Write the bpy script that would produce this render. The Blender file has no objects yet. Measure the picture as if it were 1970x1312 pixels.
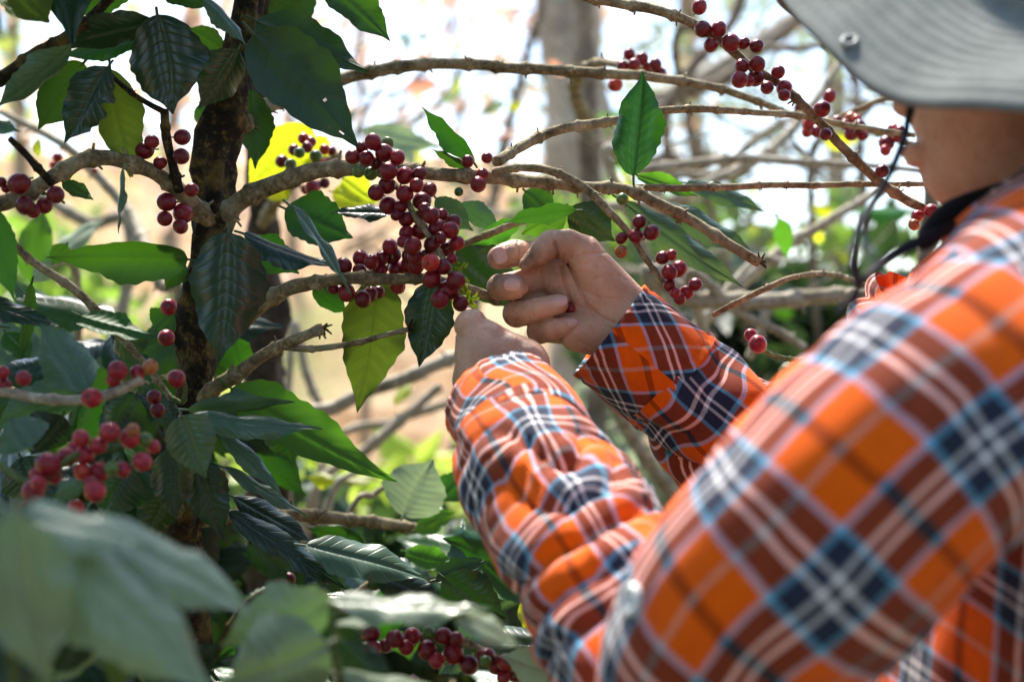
import bpy, bmesh, math, random
import numpy as np
from mathutils import Vector, Matrix, noise
random.seed(7); rng = np.random.default_rng(7)
C = bpy.context.scene.collection
sc = bpy.context.scene

# ------------------------------------------------------------------ camera, sky, sun, exposure
CAMZ = 1.45
cam_d = bpy.data.cameras.new('camera'); cam = bpy.data.objects.new('camera', cam_d); C.objects.link(cam)
cam.location = (0, 0, CAMZ); cam.rotation_euler = (math.radians(90), 0, 0)
cam_d.sensor_width = 36; cam_d.lens = 50; cam_d.clip_start = 0.02; cam_d.clip_end = 500
cam_d.dof.use_dof = True; cam_d.dof.focus_distance = 1.0; cam_d.dof.aperture_fstop = 4.0
cam_d.dof.aperture_blades = 0
sc.camera = cam
SUN_EL, SUN_AZ = math.radians(60), math.radians(-14)      # sun high, ahead of the camera and to its left
w = bpy.data.worlds.new('World'); sc.world = w; w.use_nodes = True
nt = w.node_tree; bg = nt.nodes['Background']
sky = nt.nodes.new('ShaderNodeTexSky'); sky.sky_type = 'NISHITA'; sky.sun_disc = False
sky.sun_elevation = SUN_EL; sky.sun_rotation = SUN_AZ
sky.air_density = 1.0; sky.dust_density = 1.6; sky.ozone_density = 1.0; sky.altitude = 600
nt.links.new(sky.outputs[0], bg.inputs[0]); bg.inputs[1].default_value = 0.14
sd = bpy.data.lights.new('sun', 'SUN'); sd.energy = 4.3; sd.angle = math.radians(6); sd.color = (1, .94, .85)
sun = bpy.data.objects.new('sun', sd); C.objects.link(sun)
dirv = Vector((math.sin(SUN_AZ)*math.cos(SUN_EL), math.cos(SUN_AZ)*math.cos(SUN_EL), math.sin(SUN_EL)))
sun.rotation_euler = dirv.to_track_quat('Z', 'Y').to_euler()
sun.location = (-3, 3, 6)
sc.view_settings.view_transform = 'Standard'; sc.view_settings.look = 'None'
sc.view_settings.exposure = 1.55; sc.view_settings.gamma = 1

# ------------------------------------------------------------------ helpers
K = 0.72/1970
def P(x, y, d):
    "point seen at photo pixel (x, y), d metres in front of the camera"
    return Vector(((x-985)*K*d, d, CAMZ-(y-656)*K*d))
def PX(r, d): return r*K*d
def link(name, me, mat=None, parent=None):
    o = bpy.data.objects.new(name, me); C.objects.link(o)
    if mat is not None:
        for m in (mat if isinstance(mat, (list, tuple)) else [mat]): me.materials.append(m)
    if parent is not None: attach(o, parent)
    return o
ROOTLOC = {}
def attach(o, parent):
    o.parent = parent
    if parent.name in ROOTLOC: o.matrix_parent_inverse = Matrix.Translation(-ROOTLOC[parent.name])
def thing(name, label, cat, loc, group=None):
    o = bpy.data.objects.new(name, None); C.objects.link(o); o.location = loc; o.empty_display_size = .05
    ROOTLOC[o.name] = Vector(loc)
    o['label'] = label; o['category'] = cat
    if group: o['group'] = group
    return o
def mesh(name, v, f, smooth=True, uv=None):
    me = bpy.data.meshes.new(name); me.from_pydata([tuple(p) for p in v], [], [tuple(q) for q in f])
    if smooth: me.polygons.foreach_set('use_smooth', [True]*len(me.polygons))
    if uv is not None:
        l = me.uv_layers.new(name='UVMap'); n = len(me.loops); idx = np.empty(n, np.int32)
        me.loops.foreach_get('vertex_index', idx)
        l.data.foreach_set('uv', np.asarray(uv, np.float32)[idx].ravel())
    me.update(); return me
def catmull(pts, step):
    "pts: list of (Vector, r, ...) -> evenly resampled list"
    A = [np.array(list(p[0])+list(p[1:]), float) for p in pts]
    A = [2*A[0]-A[1]] + A + [2*A[-1]-A[-2]]
    out = []
    for i in range(1, len(A)-2):
        p0, p1, p2, p3 = A[i-1:i+3]
        n = max(2, int(np.linalg.norm((p2-p1)[:3])/step))
        for k in range(n):
            t = k/n
            out.append(.5*((2*p1)+(-p0+p2)*t+(2*p0-5*p1+4*p2-p3)*t*t+(-p0+3*p1-3*p2+p3)*t**3))
    out.append(A[-2]); return np.array(out)
def frames(pos):
    "parallel-transport frames along a polyline"
    T = np.gradient(pos, axis=0); T /= np.linalg.norm(T, axis=1)[:, None]+1e-12
    n = np.cross(T[0], [0, 1, 0]); 
    if np.linalg.norm(n) < .2: n = np.cross(T[0], [0, 0, 1])
    N = []
    for t in T:
        n = n-t*np.dot(n, t); n /= np.linalg.norm(n)+1e-12; N.append(n.copy())
    N = np.array(N); B = np.cross(T, N); return T, N, B
def ringfaces(nr, ns, closed=True, off=0):
    f = []
    for i in range(nr-1):
        for j in range(ns if closed else ns-1):
            k = (j+1) % ns
            f.append((off+i*ns+j, off+i*ns+k, off+(i+1)*ns+k, off+(i+1)*ns+j))
    return f
def simple_tube(pts, ns=8, step=.004, cap=True):
    S = catmull(pts, step); pos, R = S[:, :3], S[:, 3]; T, N, B = frames(pos)
    v = []
    for i in range(len(pos)):
        for j in range(ns):
            a = 2*math.pi*j/ns; v.append(pos[i]+(N[i]*math.cos(a)+B[i]*math.sin(a))*R[i])
    f = ringfaces(len(pos), ns)
    if cap: f.append(tuple(range(ns-1, -1, -1))); f.append(tuple((len(pos)-1)*ns+j for j in range(ns)))
    return v, f
class Acc:
    def __init__(s): s.v = []; s.f = []; s.m = []
    def add(s, v, f, mi=0):
        o = len(s.v); s.v += [tuple(p) for p in v]; s.f += [tuple(i+o for i in q) for q in f]; s.m += [mi]*len(f)
    def me(s, name, smooth=True):
        me = mesh(name, s.v, s.f, smooth); me.polygons.foreach_set('material_index', s.m); return me

# ------------------------------------------------------------------ materials
def newmat(name):
    m = bpy.data.materials.new(name); m.use_nodes = True; t = m.node_tree; b = t.nodes['Principled BSDF']
    return m, t, b
def nd(t, kind, **kw):
    n = t.nodes.new(kind)
    for k, val in kw.items():
        if k.startswith('i_'):
            key = k[2:]; key = int(key) if key.isdigit() else key.replace('_', ' ')
            n.inputs[key].default_value = val
        else: setattr(n, k, val)
    return n
def mth(t, op, a, b=None, c=None):
    n = t.nodes.new('ShaderNodeMath'); n.operation = op
    for i, x in enumerate((a, b, c)):
        if x is None: continue
        if isinstance(x, (int, float)): n.inputs[i].default_value = x
        else: t.links.new(x, n.inputs[i])
    return n.outputs[0]
def ramp(t, fac, stops, interp='LINEAR'):
    n = t.nodes.new('ShaderNodeValToRGB'); r = n.color_ramp; r.interpolation = interp
    while len(r.elements) < len(stops): r.elements.new(.5)
    for e, (p, c) in zip(r.elements, stops):
        e.position = p; e.color = (*c, 1) if len(c) == 3 else c
    if fac is not None: t.links.new(fac, n.inputs[0])
    return n.outputs[0]
def mixc(t, fac, a, b, blend='MIX'):
    n = t.nodes.new('ShaderNodeMix'); n.data_type = 'RGBA'; n.blend_type = blend
    if isinstance(fac, (int, float)): n.inputs[0].default_value = fac
    else: t.links.new(fac, n.inputs[0])
    for i, x in ((6, a), (7, b)):
        if isinstance(x, tuple): n.inputs[i].default_value = (*x[:3], 1)
        else: t.links.new(x, n.inputs[i])
    return n.outputs[2]
def noise_tex(t, vec, scale, detail=3, rough=.55):
    n = nd(t, 'ShaderNodeTexNoise', i_Scale=scale, i_Detail=detail, i_Roughness=rough)
    if vec is not None: t.links.new(vec, n.inputs['Vector'])
    return n.outputs[0]
def bump(t, b, h, strength, dist):
    n = nd(t, 'ShaderNodeBump', i_Strength=strength, i_Distance=dist)
    t.links.new(h, n.inputs['Height']); t.links.new(n.outputs[0], b.inputs['Normal']); return n.outputs[0]

def leaf_mat(name, top, under, vein, trans, tfac=.35, rough=.32, spec=.5):
    m, t, b = newmat(name)
    uv = nd(t, 'ShaderNodeUVMap').outputs[0]; sp = nd(t, 'ShaderNodeSeparateXYZ'); t.links.new(uv, sp.inputs[0])
    u, v = sp.outputs[0], sp.outputs[1]                     # u across (-1..1 stored 0..1), v along
    au = mth(t, 'ABSOLUTE', mth(t, 'MULTIPLY_ADD', u, 2.0, -1.0))
    ph = mth(t, 'FRACT', mth(t, 'MULTIPLY_ADD', au, -1.45, mth(t, 'MULTIPLY', v, 9.9)))
    side = mth(t, 'ABSOLUTE', mth(t, 'SUBTRACT', ph, .5))   # 0 at a side vein
    sv = mth(t, 'SUBTRACT', 1.0, mth(t, 'SMOOTH_MIN', mth(t, 'MULTIPLY', side, 9.0), 1.0, .2))
    mv = mth(t, 'SUBTRACT', 1.0, mth(t, 'MINIMUM', mth(t, 'MULTIPLY', au, 26.0), 1.0))
    vv = mth(t, 'MAXIMUM', mth(t, 'MULTIPLY', sv, .28), mth(t, 'MULTIPLY', mv, .8))
    oi = nd(t, 'ShaderNodeObjectInfo').outputs['Random']
    geo = nd(t, 'ShaderNodeNewGeometry')
    tc = nd(t, 'ShaderNodeTexCoord').outputs['Object']
    blotch = noise_tex(t, tc, 35, 4)
    hs = nd(t, 'ShaderNodeHueSaturation')
    t.links.new(mth(t, 'MULTIPLY_ADD', oi, .025, .472), hs.inputs['Hue'])
    t.links.new(mth(t, 'MULTIPLY_ADD', oi, .5, .75), hs.inputs['Value'])
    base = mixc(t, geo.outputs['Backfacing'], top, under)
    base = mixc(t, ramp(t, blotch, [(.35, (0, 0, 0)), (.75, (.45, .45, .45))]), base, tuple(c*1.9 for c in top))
    base = mixc(t, vv, base, vein)
    # small brown blemishes
    sp2 = noise_tex(t, tc, 160, 1)
    base = mixc(t, ramp(t, sp2, [(.77, (0, 0, 0)), (.80, (.8, .8, .8))]), base, (.22, .16, .06))
    t.links.new(base, hs.inputs['Color']); col = hs.outputs[0]
    t.links.new(col, b.inputs['Base Color'])
    t.links.new(mth(t, 'MULTIPLY_ADD', geo.outputs['Backfacing'], .25, rough), b.inputs['Roughness'])
    b.inputs['Specular IOR Level'].default_value = spec
    bt = bump(t, b, mth(t, 'ADD', mth(t, 'MULTIPLY', sv, -.5), mth(t, 'MULTIPLY', noise_tex(t, tc, 220, 2), .25)), .5, .0006)
    tr = nd(t, 'ShaderNodeBsdfTranslucent')
    tcx = mixc(t, vv, trans, tuple(c*.55 for c in trans)); hs2 = nd(t, 'ShaderNodeHueSaturation')
    t.links.new(mth(t, 'MULTIPLY_ADD', oi, .025, .472), hs2.inputs['Hue']); t.links.new(tcx, hs2.inputs['Color'])
    t.links.new(hs2.outputs[0], tr.inputs[0])
    mx = nd(t, 'ShaderNodeMixShader', i_0=tfac); t.links.new(b.outputs[0], mx.inputs[1]); t.links.new(tr.outputs[0], mx.inputs[2])
    out = t.nodes['Material Output']; t.links.new(mx.outputs[0], out.inputs[0]); return m
M = {}
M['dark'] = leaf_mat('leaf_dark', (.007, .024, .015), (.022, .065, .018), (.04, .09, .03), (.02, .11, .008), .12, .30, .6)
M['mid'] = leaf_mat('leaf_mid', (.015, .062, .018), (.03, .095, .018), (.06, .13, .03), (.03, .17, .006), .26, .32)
M['bright'] = leaf_mat('leaf_bright', (.02, .12, .018), (.035, .15, .018), (.09, .24, .04), (.08, .34, .015), .45, .33)
M['yellow'] = leaf_mat('leaf_yellow', (.22, .30, .02), (.28, .36, .03), (.3, .4, .08), (.62, .78, .02), .55, .4)
M['olive'] = leaf_mat('leaf_olive', (.035, .075, .01), (.05, .10, .012), (.09, .14, .03), (.09, .19, .01), .34, .4)
M['grey'] = leaf_mat('leaf_grey', (.045, .10, .065), (.08, .15, .07), (.13, .22, .12), (.07, .20, .04), .2, .36, .65)
M['fore'] = leaf_mat('leaf_fore', (.155, .215, .125), (.16, .23, .12), (.36, .42, .26), (.14, .32, .08), .2, .30, .7)  # base colour lightened to stand in for sky reflecting off upturned blades
M['tanleaf'] = leaf_mat('leaf_tan', (.5, .28, .14), (.55, .33, .18), (.5, .35, .2), (.75, .42, .2), .5, .5)
M['pale'] = leaf_mat('leaf_pale', (.24, .34, .22), (.26, .36, .22), (.4, .5, .36), (.3, .45, .2), .25, .5)

def bark_mat(name, c1, c2, c3, scale=60, bstr=.6):
    m, t, b = newmat(name); tc = nd(t, 'ShaderNodeTexCoord').outputs['Object']
    n1 = noise_tex(t, tc, scale, 5, .65); n2 = noise_tex(t, tc, scale*4.2, 3); n3 = noise_tex(t, tc, scale*.35, 3)
    c = ramp(t, n1, [(.32, c1), (.52, c2), (.70, c3)])
    c = mixc(t, ramp(t, n2, [(.4, (0, 0, 0)), (.65, (.55, .55, .55))]), c, tuple(x*.35 for x in c1))
    c = mixc(t, ramp(t, n3, [(.5, (0, 0, 0)), (.66, (.5, .5, .5))]), c, tuple(x*.9 for x in c3))
    t.links.new(c, b.inputs['Base Color']); b.inputs['Roughness'].default_value = .85
    b.inputs['Specular IOR Level'].default_value = .25
    bump(t, b, mth(t, 'ADD', n1, mth(t, 'MULTIPLY', n2, .6)), bstr, .002); return m
M['bark'] = bark_mat('bark_branch', (.10, .075, .04), (.28, .22, .12), (.50, .43, .28), 90)
M['trunk'] = bark_mat('bark_trunk', (.010, .008, .006), (.03, .021, .012), (.24, .17, .045), 120, 1.0)  # bark base darkened to carry canopy shade; the yellow tone is lichen
M['barkdark'] = bark_mat('bark_dark', (.035, .024, .016), (.085, .06, .042), (.16, .125, .09), 25)
M['barkfar'] = bark_mat('bark_far', (.34, .28, .20), (.50, .42, .32), (.64, .57, .46), 9)
M['barkpale'] = bark_mat('bark_pale', (.26, .21, .14), (.46, .40, .30), (.62, .57, .46), 45)
M['barkbrown'] = bark_mat('bark_brown', (.16, .12, .08), (.32, .25, .18), (.48, .41, .32), 12)
M['twig'] = bark_mat('twig_green', (.05, .08, .02), (.10, .14, .04), (.16, .2, .07), 90)

def cherry_mat(name, c1, c2, c3):
    m, t, b = newmat(name); oi = nd(t, 'ShaderNodeObjectInfo').outputs['Random']
    tc = nd(t, 'ShaderNodeTexCoord').outputs['Object']
    c = ramp(t, oi, [(.0, c1), (.5, c2), (1., c3)])
    c = mixc(t, ramp(t, noise_tex(t, tc, 2.2, 4), [(.42, (0, 0, 0)), (.75, (.6, .6, .6))]), c, tuple(x*.35 for x in c1))
    c = mixc(t, ramp(t, noise_tex(t, tc, 9, 2), [(.72, (0, 0, 0)), (.76, (.5, .5, .5))]), c, (.20, .10, .06))
    t.links.new(c, b.inputs['Base Color']); b.inputs['Roughness'].default_value = .30
    b.inputs['Subsurface Weight'].default_value = .12; b.inputs['Subsurface Scale'].default_value = .003
    b.inputs['Specular IOR Level'].default_value = .45
    bump(t, b, noise_tex(t, tc, 14, 3), .12, .05); return m
M['cherry'] = cherry_mat('cherry_red', (.12, .004, .010), (.22, .008, .016), (.34, .016, .028))
M['cherrym'] = cherry_mat('cherry_crimson', (.24, .010, .022), (.36, .018, .036), (.46, .03, .05))
M['cherryb'] = cherry_mat('cherry_bright', (.38, .018, .02), (.5, .03, .025), (.55, .06, .03))
M['cherryo'] = cherry_mat('cherry_orange', (.34, .10, .03), (.45, .16, .04), (.5, .12, .04))
M['cherryg'] = cherry_mat('cherry_green', (.05, .12, .02), (.09, .17, .03), (.14, .22, .04))
m, t, b = newmat('navel'); b.inputs['Base Color'].default_value = (.10, .045, .03, 1); b.inputs['Roughness'].default_value = .8; M['navel'] = m
m, t, b = newmat('pedicel'); b.inputs['Base Color'].default_value = (.16, .17, .05, 1); b.inputs['Roughness'].default_value = .6; M['pedicel'] = m

T_PLAID = .066
def plaid_mat():
    m, t, b = newmat('plaid_flannel')
    uv = nd(t, 'ShaderNodeUVMap').outputs[0]
    wv = nd(t, 'ShaderNodeTexNoise', i_Scale=25., i_Detail=2.); t.links.new(uv, wv.inputs['Vector'])
    sb = nd(t, 'ShaderNodeVectorMath', operation='SUBTRACT'); t.links.new(wv.outputs['Color'], sb.inputs[0]); sb.inputs[1].default_value = (.5, .5, .5)
    scl = nd(t, 'ShaderNodeVectorMath', operation='SCALE'); t.links.new(sb.outputs[0], scl.inputs[0]); scl.inputs['Scale'].default_value = .004
    ad = nd(t, 'ShaderNodeVectorMath', operation='ADD'); t.links.new(uv, ad.inputs[0]); t.links.new(scl.outputs[0], ad.inputs[1])
    sp = nd(t, 'ShaderNodeSeparateXYZ'); t.links.new(ad.outputs[0], sp.inputs[0])
    OR, NV, LB, WH = (.94, .150, .018), (.005, .022, .062), (.24, .58, .84), (1.0, .98, 1.0)
    XS = []
    def sett(sig, centre, cw):
        # 0..1 folded distance from the navy centre: 0 = navy centre, 1 = orange centre
        fr = mth(t, 'FRACT', mth(t, 'MULTIPLY_ADD', sig, 1/T_PLAID, .5))
        x = mth(t, 'MULTIPLY', mth(t, 'ABSOLUTE', mth(t, 'SUBTRACT', fr, .5)), 2.0)
        e = .010; XS.append(x)
        st = [(0, NV), (.058-e, NV), (.058+e, WH), (.128-e, WH), (.128+e, NV), (.390-e, NV), (.390+e, LB),
              (.470-e, LB), (.470+e, OR), (1-cw-e, OR), (1-cw+e, centre), (1, centre)]
        return ramp(t, x, st)
    A = sett(sp.outputs[0], (.01, .012, .025), .075)        # u stripes run along the sleeve
    Bc = sett(sp.outputs[1], (.80, .50, .42), .05)
    # twill: the two yarn systems alternate very finely
    tw = mth(t, 'SINE', mth(t, 'MULTIPLY', mth(t, 'ADD', sp.outputs[0], sp.outputs[1]), 5200.))
    fz = noise_tex(t, uv, 1400, 2, .7)
    fac = mth(t, 'ADD', .5, mth(t, 'ADD', mth(t, 'MULTIPLY', tw, .10), mth(t, 'MULTIPLY', mth(t, 'SUBTRACT', fz, .5), .8)))
    c = mixc(t, fac, A, Bc)
    NVA, NVB = [ramp(t, q, [(0, (1, 1, 1)), (.045, (1, 1, 1)), (.060, (0, 0, 0)), (.125, (0, 0, 0)), (.14, (1, 1, 1)), (.378, (1, 1, 1)), (.398, (0, 0, 0))]) for q in XS]
    OA, OB = [ramp(t, q, [(0, (0, 0, 0)), (.465, (0, 0, 0)), (.480, (1, 1, 1))]) for q in XS]
    k = mth(t, 'MAXIMUM', mth(t, 'MULTIPLY', NVA, mth(t, 'MULTIPLY_ADD', OB, .30, .22)), mth(t, 'MULTIPLY', NVB, mth(t, 'MULTIPLY_ADD', OA, .30, .22)))
    c = mixc(t, k, c, (.045, .03, .024))
    c = mixc(t, .03, c, (.5, .42, .38))
    n2 = noise_tex(t, uv, 90, 3)
    c = mixc(t, ramp(t, n2, [(.35, (.0, .0, .0)), (.7, (.25, .25, .25))]), c, (.35, .30, .28), 'MULTIPLY')
    gm = nd(t, 'ShaderNodeHueSaturation', i_Saturation=1.12, i_Value=1.0); t.links.new(c, gm.inputs['Color'])
    t.links.new(gm.outputs[0], b.inputs['Base Color']); b.inputs['Roughness'].default_value = .9
    b.inputs['Specular IOR Level'].default_value = .15
    b.inputs['Sheen Weight'].default_value = .12; b.inputs['Sheen Roughness'].default_value = .5
    bump(t, b, mth(t, 'ADD', mth(t, 'MULTIPLY', tw, .3), noise_tex(t, uv, 700, 3)), .35, .0008); return m
M['plaid'] = plaid_mat()
def skin_mat():
    m, t, b = newmat('skin'); tc = nd(t, 'ShaderNodeTexCoord').outputs['Object']
    at = nd(t, 'ShaderNodeAttribute', attribute_name='dirt').outputs['Fac']
    n1 = noise_tex(t, tc, 45, 4); n2 = noise_tex(t, tc, 260, 3); n3 = noise_tex(t, tc, 900, 2)
    c = ramp(t, n1, [(.3, (.52, .30, .19)), (.55, (.64, .39, .265)), (.75, (.72, .47, .34))])
    c = mixc(t, ramp(t, n2, [(.5, (0, 0, 0)), (.8, (.35, .35, .35))]), c, (.45, .17, .11))
    d = mth(t, 'MULTIPLY', at, ramp(t, noise_tex(t, tc, 150, 5, .7), [(.25, (.35, .35, .35)), (.65, (1, 1, 1))]))
    c = mixc(t, d, c, (.13, .07, .04))
    t.links.new(c, b.inputs['Base Color']); b.inputs['Roughness'].default_value = .52
    b.inputs['Subsurface Weight'].default_value = .15; b.inputs['Subsurface Scale'].default_value = .004
    b.inputs['Subsurface Radius'].default_value = (1, .35, .2); b.inputs['Specular IOR Level'].default_value = .35
    vo = nd(t, 'ShaderNodeTexVoronoi', i_Scale=900.); t.links.new(tc, vo.inputs['Vector'])
    bump(t, b, mth(t, 'ADD', mth(t, 'MULTIPLY', vo.outputs[0], .7), mth(t, 'MULTIPLY', n2, 1.3)), .6, .0008); return m
M['skin'] = skin_mat()
m, t, b = newmat('nail'); b.inputs['Base Color'].default_value = (.68, .42, .35, 1); b.inputs['Roughness'].default_value = .3
b.inputs['Subsurface Weight'].default_value = .1; b.inputs['Subsurface Scale'].default_value = .002; M['nail'] = m
m, t, b = newmat('hat_cloth'); tc = nd(t, 'ShaderNodeTexCoord').outputs['Object']
c = mixc(t, ramp(t, noise_tex(t, tc, 38, 5, .65), [(.3, (0, 0, 0)), (.7, (1, 1, 1))]), (.17, .19, .177), (.28, .30, .28)); 
c = mixc(t, mth(t, 'MULTIPLY', noise_tex(t, tc, 500, 2), .35), c, (.08, .09, .085)); t.links.new(c, b.inputs['Base Color'])
b.inputs['Roughness'].default_value = .92; b.inputs['Specular IOR Level'].default_value = .15
wa = nd(t, 'ShaderNodeTexWave', i_Scale=420., i_Distortion=1.5); t.links.new(tc, wa.inputs['Vector'])
wb_ = nd(t, 'ShaderNodeTexWave', bands_direction='Z', i_Scale=420., i_Distortion=1.5); t.links.new(tc, wb_.inputs['Vector'])
bump(t, b, mth(t, 'ADD', noise_tex(t, tc, 420, 3), mth(t, 'MULTIPLY', mth(t, 'ADD', wa.outputs[1], wb_.outputs[1]), .5)), .5, .001); M['hat'] = m
def flat(name, col, rough=.6, metal=0, spec=.4):
    m, t, b = newmat(name); b.inputs['Base Color'].default_value = (*col, 1); b.inputs['Roughness'].default_value = rough
    b.inputs['Metallic'].default_value = metal; b.inputs['Specular IOR Level'].default_value = spec
    tc = nd(t, 'ShaderNodeTexCoord').outputs['Object']; bump(t, b, noise_tex(t, tc, 500, 2), .2, .0004); M[name] = m; return m
flat('cord', (.012, .013, .022), .8); flat('eyelet', (.26, .28, .27), .5, .2); flat('button', (.82, .84, .84), .25)
flat('button_hole', (.02, .02, .025), .8); flat('black_cloth', (.008, .008, .010), .95); flat('hair', (.008, .006, .005), .45)
flat('eye_white', (.8, .78, .75), .2); flat('eye_dark', (.01, .008, .006), .1); flat('lip', (.42, .15, .12), .45)
# ------------------------------------------------------------------ leaves
def leaf_mesh(L, W, fold=.15, sag=.1, wave=.04, tipc=.0, seed=0, ns=54, nt=16, holes=(), twist=0, shape=1., eaten=0):
    """blade from the origin along +Y, face +Z. fold: V of the two halves, sag: droop, wave: ripple of the margin"""
    r = random.Random(seed); p1, p2, p3 = [r.uniform(0, 6.28) for _ in range(3)]
    v, uv, f = [], [], []; nv = r.choice((7.5, 8.5, 9, 10.5)); ql = r.uniform(.004, .013)
    cup = r.uniform(.6, 1.6)
    for i in range(ns+1):
        s = i/ns; q0 = min(1, s/.90)
        body = max(0, math.sin(math.pi*q0**(.86*shape)))**.70 if s < .90 else 0
        tail = .16*max(0, (1-s)/.10)**.8 if s > .90 else .16*min(1, max(0, (s-.70))/.20)
        w = math.hypot(body, tail if s > .7 else .0)*(W/2)
        if s < .03: w = max(w, W*.012)
        for j in range(nt+1):
            q = -1+2*j/nt; aq = abs(q)
            edge = 1+(.045*math.sin(s*17+p1*(1 if q < 0 else 2))+.03*math.sin(s*2*math.pi*nv+(0 if q < 0 else 1)))*aq*aq
            if eaten:
                e = noise.noise(Vector((s*7, q*.6+(3 if q > 0 else 0), seed*1.7)))
                edge -= eaten*max(0, e-.05)*aq*2
            x = q*w*edge
            z = fold*abs(x) - cup*x*x/W - sag*L*s*s + tipc*L*max(0, s-.75)**2*4
            z += wave*L*math.sin(s*15+p2+(1.7 if q > 0 else 0))*q*q*math.sin(math.pi*s)**.5
            z += .35*wave*L*math.sin(s*31+p3+(2.3 if q > 0 else 0))*aq**3*math.sin(math.pi*s)
            z += ql*W*abs(math.sin(math.pi*(s*9.9-1.45*aq+.5)))*math.sin(math.pi*aq**.8)   # quilting between veins
            z -= .03*W*math.exp(-(q/.08)**2)
            y = s*L*(1-.25*abs(sag)*s) + .006*L*math.sin(s*5+p3)
            z += math.sin(twist*s)*x
            x += .03*L*math.sin(s*3.3+p3)*s
            v.append((x, y, z)); uv.append((j/nt, s))
    for i in range(ns):
        for j in range(nt):
            sm, qm = (i+.5)/ns, -1+2*(j+.5)/nt
            if any((abs(sm-h[0])/h[2])**2+(abs(qm-h[1])/(h[2]*2.2))**2 < 1 for h in holes): continue
            a = i*(nt+1)+j; f.append((a, a+1, a+nt+2, a+nt+1))
    # petiole
    o = len(v); rp = max(.0009, W*.02)
    for k in range(3):
        yy = (-.09*L, -.04*L, .015*L)[k]; zz = (-.02*L, -.008*L, 0)[k]
        for j in range(6):
            a = j*math.pi/3; v.append((rp*math.cos(a), yy, zz+rp*math.sin(a)-rp*.6)); uv.append((.5, .0))
    for k in range(2):
        for j in range(6): f.append((o+k*6+j, o+k*6+(j+1) % 6, o+(k+1)*6+(j+1) % 6, o+(k+1)*6+j))
    return mesh('leaf', v, f, True, uv)
def place_axes(base, tip, roll, up=None):
    """matrix whose +Y runs base->tip and +Z (leaf face) turns towards the camera, then rolled about the axis"""
    y = (tip-base).normalized(); tocam = (Vector((0, 0, CAMZ))-base).normalized() if up is None else up
    z = (tocam-y*tocam.dot(y)).normalized(); x = y.cross(z)
    R = Matrix((x, y, z)).transposed().to_4x4()
    return Matrix.Translation(base) @ R @ Matrix.Rotation(math.radians(roll), 4, 'Y')
LEAFN = [0]
def leaf(parent, x0, y0, x1, y1, w, d, roll=0, mat='dark', d2=0, **kw):
    """leaf whose base and tip are seen at those pixels; w = full blade width in photo pixels"""
    b_, t_ = P(x0, y0, d), P(x1, y1, d+d2); L = (t_-b_).length; LEAFN[0] += 1
    kw.setdefault('seed', LEAFN[0]); kw.setdefault('fold', .18); kw.setdefault('sag', .07); kw.setdefault('wave', .022)
    me = leaf_mesh(L, PX(w, d), **kw)
    o = link('leaf', me, M[mat], parent); o.matrix_basis = (Matrix.Translation(-ROOTLOC[parent.name]) if parent.name in ROOTLOC else Matrix()) @ place_axes(b_, t_, roll)
    if parent.name in ROOTLOC: o.matrix_parent_inverse = Matrix()
    return o
TEMPL = {}
def tleaf(parent, base, dirn, L, mat, roll=0, up=Vector((0, 0, 1))):
    "a template leaf (shared mesh) at a 3D point"
    k = (mat, random.randrange(4))
    if k not in TEMPL:
        me = leaf_mesh(1, .42, fold=random.uniform(.1, .35), sag=random.uniform(.05, .3), wave=.02, seed=k[1]*7+3, ns=26, nt=8)
        me.materials.append(M[mat]); TEMPL[k] = me
    o = bpy.data.objects.new('leaf', TEMPL[k]); C.objects.link(o); o.parent = parent
    inv = Matrix.Translation(-ROOTLOC[parent.name]) if parent.name in ROOTLOC else Matrix()
    o.matrix_basis = inv @ place_axes(Vector(base), Vector(base)+Vector(dirn), roll, up) @ Matrix.Scale(L, 4)
    return o

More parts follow.
